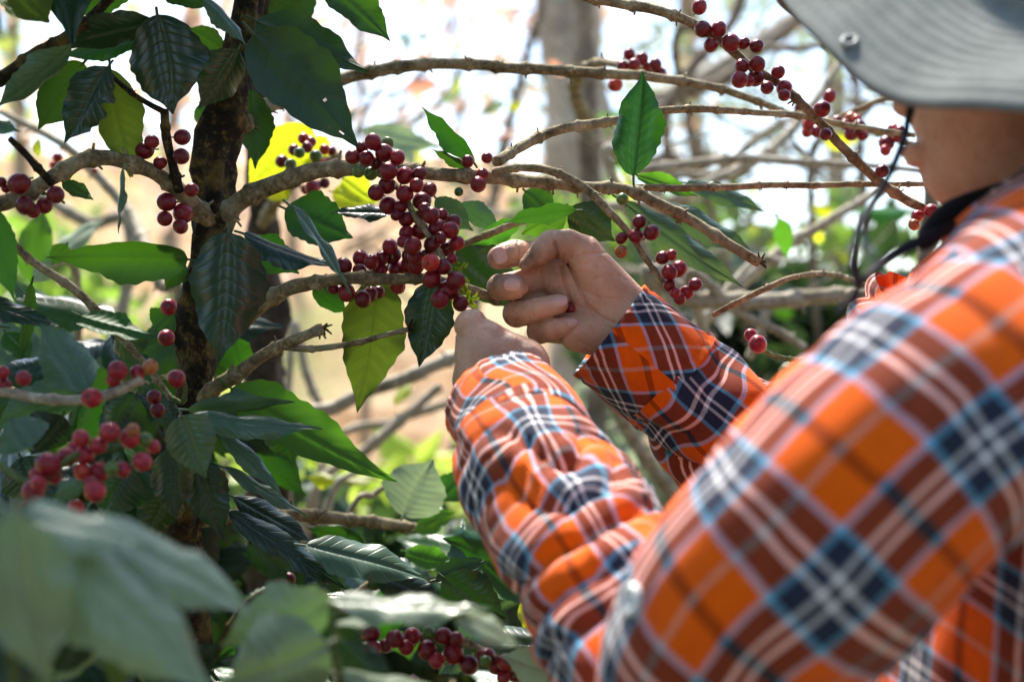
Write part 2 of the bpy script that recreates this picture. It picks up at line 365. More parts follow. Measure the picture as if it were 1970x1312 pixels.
# ------------------------------------------------------------------ branches
PATHS = {}
def branch_geo(pts, node=.028, bumpy=.35, ns=10, seed=0, spurs=True, world=False, gn=.06):
    r = random.Random(seed)
    W = [(Vector(p[0]), p[1]) for p in pts] if world else [(P(p[0], p[1], p[2]), PX(p[3], p[2])) for p in pts]
    rm = sum(q[1] for q in W)/len(W)
    S = catmull(W, max(.0022, min(.02, rm*.6))); pos, R = S[:, :3].copy(), S[:, 3].copy()
    L = np.concatenate([[0], np.cumsum(np.linalg.norm(np.diff(pos, axis=0), axis=1))])
    nodes = []; s = r.uniform(0, node)
    while s < L[-1]: nodes.append(s); s += node*r.uniform(.7, 1.4)
    # slight zig-zag between nodes
    for ax in range(3): pos[:, ax] += rm*.35*np.array([noise.noise(Vector((l/node*.9, ax*9.1, seed*1.3))) for l in L])
    for n_ in nodes: R = R*(1+bumpy*np.exp(-((L-n_)/(rm*.55))**2))
    T, N, B = frames(pos); v = []
    for i in range(len(pos)):
        for j in range(ns):
            a = 2*math.pi*j/ns
            q = 1+gn*2.2*noise.noise(Vector((math.cos(a)*1.3, math.sin(a)*1.3, L[i]/rm*.35))+Vector((seed, 0, 0)))+gn*noise.noise(Vector((math.cos(a)*3, math.sin(a)*3, L[i]/rm*1.1)))
            v.append(pos[i]+(N[i]*math.cos(a)+B[i]*math.sin(a))*R[i]*q)
    f = ringfaces(len(pos), ns); f.append(tuple(range(ns-1, -1, -1))); f.append(tuple((len(pos)-1)*ns+j for j in range(ns)))
    acc = Acc(); acc.add(v, f)
    if spurs:
        for n_ in nodes:
            i = int(np.searchsorted(L, n_)); i = min(i, len(pos)-1)
            for q in range(r.choice((1, 2, 2, 3))):
                a = r.uniform(0, 6.28); dv = N[i]*math.cos(a)+B[i]*math.sin(a)+T[i]*r.uniform(-.4, .6)
                h = rm*r.uniform(.35, 1.0); p0 = pos[i]+dv*R[i]*.6; p1 = pos[i]+dv*(R[i]+h)
                vv, ff = simple_tube([(Vector(p0), rm*.28), (Vector((p0+p1)/2), rm*.2), (Vector(p1), rm*.16)], 5, .01); acc.add(vv, ff)
    return acc, pos, R
BR = [0]
def branch(parent, pts, mat='bark', **kw):
    BR[0] += 1; kw.setdefault('seed', BR[0]); acc, pos, R = branch_geo(pts, **kw)
    o = link('branch', acc.me('branch'), M[mat], parent); PATHS[o.name] = (pos, R); return o

# ------------------------------------------------------------------ coffee cherries
def cherry_mesh(kind, seed):
    r = random.Random(seed); bm = bmesh.new(); bmesh.ops.create_uvsphere(bm, u_segments=20, v_segments=14, radius=1)
    for q in bm.verts:
        z = q.co.z; k = 1-.05*z*z
        q.co.x *= k*(1+.03*r.uniform(-.3, .3)); q.co.y *= k*.97; q.co.z *= 1.08
        if z > .93: q.co.z -= (z-.93)*1.6                   # little dimple round the navel
    acc = Acc(); acc.add([q.co for q in bm.verts], [[q.index for q in f.verts] for f in bm.faces], 0); bm.free()
    ring = []; n = 10                                       # navel disc with raised rim
    for k, (rr, zz) in enumerate(((.20, .93), (.17, 1.02), (.10, 1.015), (.05, .985))):
        ring += [(rr*math.cos(6.283*j/n), rr*math.sin(6.283*j/n), zz) for j in range(n)]
    f = ringfaces(4, n); f.append(tuple(3*n+j for j in range(n))); acc.add(ring, f, 1)
    v, f = simple_tube([(Vector((0, 0, -.98)), .13), (Vector((.05, 0, -1.25)), .10), (Vector((.08, .05, -1.6)), .11)], 6, .2)
    acc.add(v, f, 2); me = acc.me('cherry')
    for m_ in (M[kind], M['navel'], M['pedicel']): me.materials.append(m_)
    return me
CH = {}
def cherries(parent, lst, d, host, spread=.012, org=(0, 0), s=1., default='cherry', rs=1.):
    """lst: (x, y, r[, kind]) in a zoomed view with origin org and scale s; depth is solved so that none overlap"""
    A = []
    for c in lst:
        A.append([org[0]+c[0]/s, org[1]+c[1]/s, c[2]/s*rs, c[3] if len(c) > 3 else default])
    n = len(A); r3 = [PX(a[2], d) for a in A]; X = [(a[0]*K*d, a[1]*K*d) for a in A]
    rr = random.Random(len(A)+int(A[0][0])); Z = [rr.uniform(-spread, spread)-(r3[i]-.006)*1.0 for i in range(n)]
    for it in range(260):
        for i in range(n):
            for j in range(i+1, n):
                dx, dy, dz = X[i][0]-X[j][0], X[i][1]-X[j][1], Z[i]-Z[j]
                m_ = (r3[i]+r3[j])*.97; h2 = dx*dx+dy*dy
                if h2 < m_*m_ and h2+dz*dz < m_*m_:
                    need = math.sqrt(m_*m_-h2)-abs(dz); sg = 1 if dz > 0 or (dz == 0 and i > j) else -1
                    Z[i] += sg*need*.3; Z[j] -= sg*need*.3
        Z = [z*.997 for z in Z]
    pos = np.concatenate([PATHS[h.name][0] for h in host])
    for i, a in enumerate(A):
        p = P(a[0], a[1], d+Z[i]); q = pos[np.argmin(np.linalg.norm(pos-np.array(p), axis=1))]
        out = (p-Vector(q)); out = out.normalized() if out.length > .002 else Vector((0, -1, 0))
        out = (out+Vector((rr.uniform(-.35, .35), rr.uniform(-1.1, .0), rr.uniform(-.35, .35)))).normalized()
        k = (a[3], rr.randrange(3))
        if k not in CH: CH[k] = cherry_mesh(*k)
        o = bpy.data.objects.new('cherry', CH[k]); C.objects.link(o); o.parent = parent
        inv = Matrix.Translation(-ROOTLOC[parent.name]) if parent.name in ROOTLOC else Matrix()
        o.matrix_basis = inv @ Matrix.Translation(p) @ out.to_track_quat('Z', 'Y').to_matrix().to_4x4() @ Matrix.Rotation(rr.uniform(0, 6), 4, 'Z') @ Matrix.Scale(PX(a[2], d+Z[i])*1.0, 4)
# ------------------------------------------------------------------ ground: one sheet rising behind into a dry hillside
def gz(x, y):
    r = max(0, y-3.2); h = .34*min(r, 9)+.10*max(0, min(r-9, 30))
    h *= 1-.42*min(1, max(0, (x+.2)/3.5))
    return h+.10*noise.noise(Vector((x*.5, y*.5, 0)))+.03*noise.noise(Vector((x*2.3, y*2.3, 4)))
v = []; nx, ny = 120, 130
xs = [math.copysign(abs(-1+2*i/nx)**1.8*60, i-nx/2) for i in range(nx+1)]; ys = [-4+64*(j/ny)**1.8 for j in range(ny+1)]
for y in ys: v += [(x, y, gz(x, y)) for x in xs]
g = link('ground', mesh('ground', v, ringfaces(ny+1, nx+1, False)), None); g['kind'] = 'structure'
m, t, b = newmat('dry_ground'); tc = nd(t, 'ShaderNodeTexCoord').outputs['Object']
c = ramp(t, noise_tex(t, tc, 2.2, 5, .6), [(.30, (.30, .19, .10)), (.45, (.55, .36, .21)), (.58, (.66, .50, .33)), (.72, (.50, .46, .22))])
c = mixc(t, ramp(t, noise_tex(t, tc, .55, 3), [(.50, (0, 0, 0)), (.64, (.8, .8, .8))]), c, (.36, .42, .14))
c = mixc(t, ramp(t, noise_tex(t, tc, 28, 4, .7), [(.35, (0, 0, 0)), (.7, (.6, .6, .6))]), c, (.16, .10, .05))
t.links.new(c, b.inputs['Base Color']); b.inputs['Roughness'].default_value = 1; b.inputs['Specular IOR Level'].default_value = 0
bump(t, b, noise_tex(t, tc, 30, 5), 1, .05); g.data.materials.append(m)

# ------------------------------------------------------------------ background trees and shrubs
def simple_leaf_mat(name, col, trans, tf=.5):
    m, t, b = newmat(name); tc = nd(t, 'ShaderNodeTexCoord').outputs['Object']
    n1 = noise_tex(t, tc, 3.1, 2); c = mixc(t, n1, tuple(q*.55 for q in col), tuple(min(.9, q*1.45) for q in col))
    t.links.new(c, b.inputs['Base Color']); b.inputs['Roughness'].default_value = .45
    tr = nd(t, 'ShaderNodeBsdfTranslucent'); tr.inputs[0].default_value = (*trans, 1)
    mx = nd(t, 'ShaderNodeMixShader', i_0=tf); t.links.new(b.outputs[0], mx.inputs[1]); t.links.new(tr.outputs[0], mx.inputs[2])
    t.links.new(mx.outputs[0], t.nodes['Material Output'].inputs[0]); M[name] = m
simple_leaf_mat('far_tan', (.62, .42, .27), (.80, .52, .32)); simple_leaf_mat('far_pink', (.62, .46, .38), (.85, .62, .50))  # dry-leaf hues, paled in place of stronger light on the background
simple_leaf_mat('far_green', (.10, .19, .05), (.25, .42, .05)); simple_leaf_mat('far_dark', (.045, .085, .04), (.08, .16, .03), .3)
simple_leaf_mat('far_lime', (.34, .44, .08), (.55, .70, .10)); simple_leaf_mat('far_sage', (.26, .32, .22), (.36, .44, .26))
def crown_mesh(blobs, n, size, seed, flat=.5):
    "n small folded leaves scattered through the ellipsoid blobs [(centre, radii, weight)]"
    r = np.random.default_rng(seed); V, F = [], []
    wts = np.array([b[2] for b in blobs], float); wts /= wts.sum()
    which = r.choice(len(blobs), n, p=wts)
    for i in range(n):
        c, rad, _ = blobs[which[i]]; d = r.normal(size=3); d /= np.linalg.norm(d); q = r.random()**.45
        p = np.array(c)+d*np.array(rad)*q
        a = r.normal(size=3); a[2] -= .4; a /= np.linalg.norm(a); s_ = np.cross(a, r.normal(size=3)); s_ /= np.linalg.norm(s_)+1e-9
        u = np.cross(a, s_); L = size*r.uniform(.6, 1.4); w_ = L*.24; o = len(V)
        V += [p, p+a*L*.35+s_*w_+u*w_*.4, p+a*L, p+a*L*.35-s_*w_+u*w_*.4, p+a*L*.5]
        F += [(o, o+1, o+4), (o+1, o+2, o+4), (o, o+4, o+3), (o+4, o+2, o+3)]
    return mesh('crown', V, F, False)
def wbranch(parent, pts, mat, name='branch', **kw):
    BR[0] += 1; acc, pos, R = branch_geo([(p[:3], p[3]) for p in pts], world=True, seed=BR[0], **kw)
    o = link(name, acc.me(name), M[mat], parent); PATHS[o.name] = (pos, R); return o
def far_tree(label, cat, x, y, h, r, lean, mat, blobs, n, size, leafm, seed, group=None, nb=6, name='background_tree'):
    z0 = gz(x, y); t_ = thing(name, label, cat, (x, y, z0), group); rr = random.Random(seed)
    pts = [(x+lean[0]*k**1.3+rr.uniform(-.04, .04)*h*.3*(k > 0), y+lean[1]*k, z0-.05+h*k, r*(1-.55*k)) for k in (0, .2, .45, .7, 1)]
    wbranch(t_, pts, mat, 'trunk', node=.4, bumpy=.06, ns=14, spurs=False, gn=.10)
    for q in range(nb):
        k = rr.uniform(.3, .98); bx, by, bz = x+lean[0]*k**1.3, y+lean[1]*k, z0+h*k; a = rr.uniform(0, 6.28); L = h*rr.uniform(.2, .4)
        wbranch(t_, [(bx, by, bz, r*.35), (bx+math.cos(a)*L*.4, by+math.sin(a)*L*.4, bz+L*.25, r*.25), (bx+math.cos(a)*L*.8, by+math.sin(a)*L*.8, bz+L*.7, r*.14), (bx+math.cos(a+.3)*L*1.2, by+math.sin(a)*L, bz+L, r*.05)], mat, ns=8, node=.15, bumpy=.1, spurs=False)
    if n:
        bl = [((x+c[0], y+c[1], z0+c[2]), c[3], c[4]) for c in blobs]
        link('crown', crown_mesh(bl, n, size, seed), M[leafm], t_)
    return t_
# big pale trunk upper centre
q = P(1140, 656, 4.2)
far_tree('tall tree with thick pale brown trunk standing behind the upper branches', 'tree', q.x, 4.2, 5.0, .125, (-.12, .3), 'barkfar',
         [(-.1, .1, 4.2, (1.2, .8, .8), 1)], 250, .10, 'far_sage', 3, None, 5)
BT = [  # px, depth, height, radius, colour, blob list (dx, dy, z, radii, weight), n, label
 (700, 5.5, 3.6, .02, 'far_pink', [(0, 0, 2.2, (1.0, .8, .9), 3), (-.3, 0, 1.2, (.8, .6, .5), 1)], 420, 'slender tree with dry pinkish leaves beyond the drooping cherry clusters'),
 (900, 7.0, 3.5, .025, 'far_tan', [(0, 0, 2.0, (1.3, .9, .9), 2), (.4, 0, 1.0, (1.0, .6, .5), 1)], 480, 'tan dry-leaved tree far behind the two hands'),
 (330, 6.5, 3.0, .05, 'far_tan', [(0, 0, 1.6, (1.2, .8, .8), 2)], 420, 'sparse tan tree seen left of the mossy trunk'),
 (560, 8.5, 3.6, .04, 'far_pink', [(0, 0, 2.0, (1.6, .9, .8), 2)], 420, 'pink-tinged tree on the slope behind the right side of the mossy trunk'),
 (1330, 8.0, 4.6, .07, 'far_sage', [(0, 0, 2.4, (1.6, .9, .9), 2), (0, 0, 1.4, (1.3, .9, .6), 2)], 800, 'grey-green tree far behind the stripped branch tip'),
 (1600, 9.0, 5.0, .08, 'far_sage', [(0, 0, 2.2, (1.6, .9, .9), 2), (0, 0, 3.8, (1.2, .9, .7), .5)], 800, 'grey-green tree far away below the hat brim'),
 (60, 8.0, 4.0, .06, 'far_lime', [(0, 0, 1.4, (1.4, .8, .7), 2)], 420, 'thin yellow-green tree at the far left edge'),
]
for i, (px, d, h, r, lm, bl, n, lab) in enumerate(BT):
    q = P(px, 656, d); far_tree(lab, 'tree', q.x, d, h, r, (random.uniform(-.3, .3), .1), 'barkbrown', bl, n, .105, lm, 20+i, 'blurred trees on the slope', 4)
def shrub(label, px, py, d, rad, n, size, lm, seed, name='background_shrub', grp='blurred shrubs behind the branches'):
    c = P(px, py, d); z0 = gz(c.x, d); t_ = thing(name, label, 'shrub', (c.x, d, z0), grp)
    rr = random.Random(seed)
    for q in range(5):
        a = rr.uniform(-1, 1)*rad[0]*.7; b_ = rr.uniform(-.5, .5)*rad[1]
        hz = max(.2, c.z-z0+rad[2]*.5)
        wbranch(t_, [(c.x+a*.1, d, z0-.03, .012), (c.x+a*.5, d+b_*.5, z0+hz*.5, .009), (c.x+a, d+b_, z0+hz, .004)], 'barkbrown', 'stem', ns=7, node=.08, spurs=False)
    bl = [((c.x+rr.uniform(-.5, .5)*rad[0], d+rr.uniform(-.4, .4)*rad[1], c.z+rr.uniform(-.4, .4)*rad[2]), tuple(q*.62 for q in rad), 1) for _ in range(7)]
    link('foliage', crown_mesh(bl, n, size, seed), M[lm], t_); return t_
shrub('dark green shrub behind the far plaid sleeve', 1530, 640, 2.6, (.42, .3, .17), 620, .10, 'far_dark', 41)
shrub('mid green shrub filling the gap left of the shoulder', 1400, 480, 3.4, (.75, .3, .16), 420, .10, 'far_green', 42)
shrub('dark shrub between the two sleeves', 1330, 930, 2.3, (.30, .25, .20), 420, .09, 'far_sage', 43)
shrub('yellow-green shrub glowing below the hanging olive leaf', 650, 960, 2.8, (.35, .3, .14), 330, .10, 'far_lime', 44)
shrub('bright lime shrub behind the lower left of the mossy trunk', 470, 900, 3.0, (.3, .3, .2), 240, .10, 'far_lime', 45)
shrub('green shrub low on the slope at the left edge', 60, 560, 3.2, (.4, .3, .2), 200, .10, 'far_green', 46)
shrub('low leafy shrub under the elbow', 980, 1180, 2.0, (.4, .3, .18), 420, .09, 'far_green', 47)
shrub('dark leafy shrub in the shade behind the trunk base', 200, 1120, 1.9, (.5, .3, .34), 1500, .10, 'far_dark', 48)
shrub('dark leafy shrub below the lower green branch', 600, 1230, 1.9, (.5, .3, .2), 900, .10, 'far_dark', 49)
# bare, blurred coffee shrubs behind: every branch seen at its place
def bare(label, cat, loc, brs, mat='barkpale', grp=None, name='bare_coffee_shrub', leaves=()):
    x, y = loc; t_ = thing(name, label, cat, (x, y, gz(x, y)), grp)
    hub = Vector((x, y, 1.0))
    st = [(x, y, gz(x, y)-.03, .022), (x+.02, y, .45, .019), (x, y, 1.0, .016)]
    wbranch(t_, st, mat, 'trunk', ns=10, node=.09)
    for pts in brs:
        p0 = P(*pts[0][:3]); r0 = PX(pts[0][3], pts[0][2])
        W = [(P(a[0], a[1], a[2]), PX(a[3], a[2])) for a in pts]
        wb = [(*w_[0], w_[1]) for w_ in W]
        if len(pts[0]) > 4: wb = [(*(hub-Vector((0, 0, .25*random.random()))), r0*1.1), (*((hub+p0)/2+Vector((0, .05, -.08))), r0*1.05)]+wb
        wbranch(t_, wb, mat, node=.05, bumpy=.25, ns=9)
    for lx, ly, ld, dx, dz, L, lm in leaves: tleaf(t_, P(lx, ly, ld), (dx, .2, dz), L, lm, random.uniform(-50, 50), Vector((0, -1, .3)))
    return t_
bare('bare pale coffee shrub crossing behind the stripped branch tip', 'shrub', (.52, 1.75),
     [[(1180, 340, 1.6, 9, 1), (1240, 328, 1.6, 10), (1400, 308, 1.6, 9), (1560, 312, 1.6, 8), (1780, 328, 1.6, 6)],
      [(1150, 470, 1.7, 11, 1), (1300, 385, 1.7, 11), (1480, 290, 1.75, 10), (1560, 205, 1.8, 9), (1640, 90, 1.85, 7)],
      [(1180, 770, 1.6, 14, 1), (1320, 650, 1.6, 13), (1450, 525, 1.62, 12), (1560, 445, 1.65, 10), (1720, 350, 1.7, 7)],
      [(1260, 560, 1.5, 17, 1), (1340, 577, 1.5, 17), (1500, 577, 1.5, 16), (1700, 566, 1.5, 14)],
      [(1330, 560, 1.5, 9, 1), (1420, 600, 1.5, 10), (1480, 630, 1.5, 9), (1550, 672, 1.5, 8)],
      [(1350, 640, 1.55, 8, 1), (1400, 560, 1.55, 8), (1440, 510, 1.58, 7), (1470, 498, 1.6, 9), (1500, 505, 1.6, 10)],
      [(1440, 690, 1.55, 8), (1470, 620, 1.55, 8), (1480, 560, 1.58, 7)],
      [(1260, 400, 1.9, 8, 1), (1380, 330, 1.9, 8), (1500, 240, 1.9, 7), (1590, 225, 2.0, 6)]],
     leaves=[(1360, 350, 1.5, .3, -.1, .07, 'bright'), (1640, 405, 1.7, 1, .1, .09, 'bright'), (1500, 420, 1.5, .2, -.6, .05, 'bright')])
bare('brown leafless coffee shrub with crooked branches under the left edge of the hat', 'shrub', (.62, 2.6),
     [[(1240, 290, 2.4, 11, 1), (1290, 200, 2.4, 12), (1340, 120, 2.4, 12), (1400, 50, 2.4, 11), (1450, -60, 2.4, 10)],
      [(1280, 260, 2.5, 11, 1), (1400, 150, 2.5, 12), (1500, 70, 2.5, 9), (1560, 10, 2.5, 7)],
      [(1300, 110, 2.2, 8, 1), (1420, 95, 2.2, 8), (1560, 90, 2.2, 7), (1640, 60, 2.2, 5)],
      [(1560, 330, 2.3, 8, 1), (1620, 260, 2.3, 9), (1690, 190, 2.3, 8), (1760, 120, 2.3, 6)],
      [(1260, 330, 2.6, 10, 1), (1400, 345, 2.6, 10), (1480, 300, 2.6, 9), (1580, 330, 2.6, 9)]], 'barkbrown')
bare('bare pale coffee shrub behind the hanging olive leaf', 'shrub', (-.30, 1.7),
     [[(560, 850, 1.6, 13, 1), (650, 780, 1.6, 14), (760, 735, 1.6, 14), (880, 685, 1.6, 12), (1000, 650, 1.6, 10)],
      [(600, 960, 1.7, 9, 1), (700, 870, 1.7, 11), (780, 800, 1.7, 10), (850, 740, 1.7, 8)],
      [(630, 870, 1.9, 7, 1), (760, 810, 1.9, 9), (850, 780, 1.9, 8), (930, 750, 1.9, 5)],
      [(545, 1080, 1.5, 9), (536, 980, 1.5, 10), (532, 880, 1.5, 9), (530, 820, 1.5, 6)],
      [(620, 1040, 1.5, 8), (632, 980, 1.5, 9), (650, 930, 1.5, 7), (690, 905, 1.5, 5)],
      [(560, 640, 1.8, 8, 1), (590, 720, 1.8, 9), (625, 800, 1.8, 8)],
      [(670, 1000, 1.35, 6, 1), (720, 950, 1.35, 6), (760, 925, 1.35, 5)]],
     leaves=[(650, 925, 1.5, .8, .1, .05, 'yellow'), (645, 930, 1.5, -.8, .2, .04, 'yellow'), (860, 610, 1.8, 0, 1, .05, 'yellow'), (762, 780, 1.7, .1, .4, .05, 'yellow')])
bare('thin bare coffee shrub with light bark left of the mossy trunk', 'shrub', (-.62, 1.75),
     [[(150, 560, 1.5, 8, 1), (60, 520, 1.4, 9), (0, 470, 1.4, 9), (-60, 430, 1.4, 8)],
      [(340, 620, 1.4, 10, 1), (310, 545, 1.4, 12), (285, 480, 1.45, 11), (240, 400, 1.5, 10), (150, 300, 1.5, 9), (90, 260, 1.5, 8), (0, 215, 1.5, 6)],
      [(250, 470, 1.9, 12, 1), (170, 430, 1.9, 12), (100, 390, 1.9, 11), (0, 350, 1.9, 9)]],
     leaves=[(95, 500, 1.4, .7, .7, .07, 'pale'), (60, 545, 1.3, .1, 1, .08, 'bright'), (70, 300, 1.3, .1, .6, .02, 'yellow')])
# fine twigs of the woodland against the sky
tw = thing('bare_sapling', 'bare sapling of fine pinkish twigs against the white sky', 'sapling', (-.2, 3.0, gz(-.2, 3.0)))
wbranch(tw, [(-.2, 3.0, gz(-.2, 3)-.03, .02), (-.15, 3.0, .9, .016), (-.05, 3.0, 1.7, .011), (.1, 3.0, 2.3, .006)], 'barkbrown', 'trunk', ns=8)
rr = random.Random(5)
for i in range(30):
    x0, y0 = rr.uniform(600, 950), rr.uniform(150, 560); a = rr.uniform(-.3, 1.2); L = rr.uniform(120, 330); d = rr.uniform(2.3, 3.8)
    pts = [(x0+L*k*math.cos(a)+rr.uniform(-10, 10), y0-L*k*math.sin(a)+30*math.sin(k*3)+rr.uniform(-8, 8), d, rr.uniform(2.5, 5)*(1.3-k)) for k in (0, .33, .66, 1)]
    branch(tw, pts, 'barkbrown' if i % 2 else 'barkpale', node=.06, ns=6, spurs=False)
for i in range(46):
    tleaf(tw, P(rr.uniform(600, 1060), rr.uniform(60, 420), rr.uniform(2.2, 3.6)), (rr.uniform(-1, 1), rr.uniform(-1, 1), rr.uniform(-1, .5)), rr.uniform(.03, .07), rr.choice(('olive', 'yellow', 'pale', 'tanleaf')), rr.uniform(-60, 60), Vector((0, -1, .2)))

# unseen trees added round and behind the camera to block sky light
for i, (x, y, h, r_, bl, n, lab) in enumerate((
    (-2.2, -1.8, 5.0, .12, [(0, 0, 3.6, (2.0, 1.8, 1.3), 3), (.3, 0, 1.6, (1.5, .8, 1.0), 2)], 3400, 'unseen broad tree added behind the camera on the left to block sky light'),
    (1.6, -2.4, 5.2, .13, [(0, 0, 3.8, (2.2, 1.8, 1.4), 3), (0, 0, 1.6, (1.6, .8, 1.0), 2)], 3000, 'unseen broad tree added behind the camera on the right to block sky light'),
    (3.4, .6, 4.6, .10, [(0, 0, 3.0, (1.4, 1.8, 1.4), 3), (0, 0, 1.3, (1.0, 1.4, .8), 2)], 3600, 'unseen leafy tree added to the right of the person to block sky light'),
    (-3.2, 1.2, 4.6, .10, [(0, 0, 3.0, (1.3, 1.6, 1.3), 3), (0, 0, 1.3, (1.0, 1.4, .8), 2)], 3000, 'unseen leafy tree added beyond the left edge to block sky light'))):
    far_tree(lab, 'tree', x, y, h, r_, (.1, .1), 'barkbrown', bl, n, .20, 'far_dark', 70+i, 'unseen trees added around the camera to block sky light', 6, 'light_block_tree')
gcv = crown_mesh([((0, .3, .15), (2.4, 2.0, .32), 1)], 5200, .16, 88); gc = link('added_undergrowth', gcv, M['far_dark']); gc['kind'] = 'stuff'; gc['label'] = 'unseen dark leaves added over the ground around the feet to cut bounce light'  # low leaves added out of view to cut light bouncing off the ground

tw = thing('bare_sapling', 'bare sapling of thin pale twigs behind the sloping cherry branch', 'sapling', (.75, 2.8, gz(.75, 2.8)))
wbranch(tw, [(.75, 2.8, gz(.75, 2.8)-.03, .02), (.74, 2.8, .9, .016), (.70, 2.8, 1.6, .011), (.66, 2.8, 2.2, .006)], 'barkbrown', 'trunk', ns=8)
for i in range(50):
    x0, y0 = rr.uniform(1180, 1750), rr.uniform(60, 680); a = rr.choice((rr.uniform(-.3, .9), rr.uniform(2.2, 3.3))); L = rr.uniform(150, 420); d = rr.uniform(1.9, 3.4)
    pts = [(x0+L*k*math.cos(a)+rr.uniform(-10, 10), y0-L*k*math.sin(a)+40*math.sin(k*3)+rr.uniform(-8, 8), d, rr.uniform(2., 4.5)*(1.3-k)) for k in (0, .33, .66, 1)]
    branch(tw, pts, 'barkbrown' if i % 5 == 0 else 'barkpale', node=.06, ns=6, spurs=False)
for i in range(40):
    tleaf(tw, P(rr.uniform(1150, 1720), rr.uniform(60, 620), rr.uniform(1.9, 3.4)), (rr.uniform(-1, 1), rr.uniform(-1, 1), rr.uniform(-1, .5)), rr.uniform(.03, .07), rr.choice(('olive', 'yellow', 'yellow', 'pale', 'bright')), rr.uniform(-60, 60), Vector((0, -1, .2)))
# ------------------------------------------------------------------ person: signed-distance body, meshed with surface nets
def smin(a, b, k):
    h = np.clip(.5+.5*(b-a)/k, 0, 1); return b*(1-h)+a*h-k*h*(1-h)
class Field:
    def __init__(s, lo, hi, h):
        s.lo = np.array(lo, float); s.h = h; n = [int((b-a)/h)+1 for a, b in zip(lo, hi)]
        ax = [np.arange(m_)*h+a for m_, a in zip(n, lo)]
        s.X, s.Y, s.Z = [g.astype(np.float32) for g in np.meshgrid(*ax, indexing='ij')]
    def cone(s, a, b):
        ax, ay, az, r1 = a; bx, by, bz, r2 = b; d = (bx-ax, by-ay, bz-az); dd = max(1e-9, sum(q*q for q in d))
        t = np.clip(((s.X-ax)*d[0]+(s.Y-ay)*d[1]+(s.Z-az)*d[2])/dd, 0, 1)
        return np.sqrt((s.X-ax-t*d[0])**2+(s.Y-ay-t*d[1])**2+(s.Z-az-t*d[2])**2)-(r1+(r2-r1)*t)
    def chain(s, pts, k=3):
        f = None
        for a, b in zip(pts[:-1], pts[1:]):
            c = s.cone(a, b); f = c if f is None else smin(f, c, k)
        return f
    def ell(s, c, r):
        x, y, z = (s.X-c[0])/r[0], (s.Y-c[1])/r[1], (s.Z-c[2])/r[2]
        k0 = np.sqrt(x*x+y*y+z*z)+1e-6; k1 = np.sqrt((x/r[0])**2+(y/r[1])**2+(z/r[2])**2)+1e-9
        return k0*(k0-1)/k1
    def groove(s, f, line, w, depth, zmin=-1e9):
        g = None
        for a, b in zip(line[:-1], line[1:]):
            d = (b[0]-a[0], b[1]-a[1]); dd = max(1e-9, d[0]**2+d[1]**2)
            t = np.clip(((s.X-a[0])*d[0]+(s.Y-a[1])*d[1])/dd, 0, 1)
            q = (s.X-a[0]-t*d[0])**2+(s.Y-a[1]-t*d[1])**2; g = q if g is None else np.minimum(g, q)
        return f+depth*np.exp(-g/(w*w))*(s.Z > zmin)
    def mesh(s, F):
        ins = F < 0; nx, ny, nz = F.shape
        cnt = np.zeros((nx-1, ny-1, nz-1), np.float32); acc = np.zeros((nx-1, ny-1, nz-1, 3), np.float32)
        off = [(i, j, k) for i in (0, 1) for j in (0, 1) for k in (0, 1)]
        sl = lambda o: (slice(o[0], nx-1+o[0]), slice(o[1], ny-1+o[1]), slice(o[2], nz-1+o[2]))
        for a in off:
            for ax in range(3):
                if a[ax]: continue
                b = list(a); b[ax] = 1; fa, fb = F[sl(a)], F[sl(b)]; cr = (fa < 0) != (fb < 0)
                t = np.where(cr, fa/np.where(fa-fb == 0, 1, fa-fb), 0); cnt += cr
                for q in range(3): acc[..., q] += np.where(cr, a[q]+(t if q == ax else 0), 0)
        act = cnt > 0; idx = -np.ones(act.shape, np.int64); idx[act] = np.arange(act.sum())
        I = np.argwhere(act); V = s.lo+(I+acc[act]/cnt[act][:, None])*s.h; faces = []
        for ax in range(3):
            a1, a2 = [(1, 2), (2, 0), (0, 1)][ax]
            n0 = [slice(None)]*3; n1 = [slice(None)]*3; n0[ax] = slice(0, -1); n1[ax] = slice(1, None)
            e = ins[tuple(n0)] != ins[tuple(n1)]; E = np.argwhere(e)
            E = E[(E[:, a1] > 0) & (E[:, a2] > 0) & (E[:, a1] < idx.shape[a1]) & (E[:, a2] < idx.shape[a2])]
            def at(o1, o2):
                q = E.copy(); q[:, a1] -= o1; q[:, a2] -= o2; return idx[q[:, 0], q[:, 1], q[:, 2]]
            quad = np.stack([at(1, 1), at(0, 1), at(0, 0), at(1, 0)], 1); fl = ins[E[:, 0], E[:, 1], E[:, 2]]
            quad[~fl] = quad[~fl][:, ::-1]; faces.append(quad)
        Fq = np.concatenate(faces); return V, Fq[(Fq >= 0).all(1)]
def topx(V, d0):
    "photo-pixel frame (x, y, z towards the camera) at depth d0 -> world"
    s = K*d0; return np.stack([(V[:, 0]-985)*s, d0-V[:, 2]*s, CAMZ-(V[:, 1]-656)*s], 1)
body = Acc(); DIRT = []
def add_part(V, F, d0, dirt=None, mi=0):
    W = topx(V, d0); body.add(W.tolist(), F[:, ::-1].tolist(), mi)
    DIRT.extend([0.]*len(V) if dirt is None else dirt)
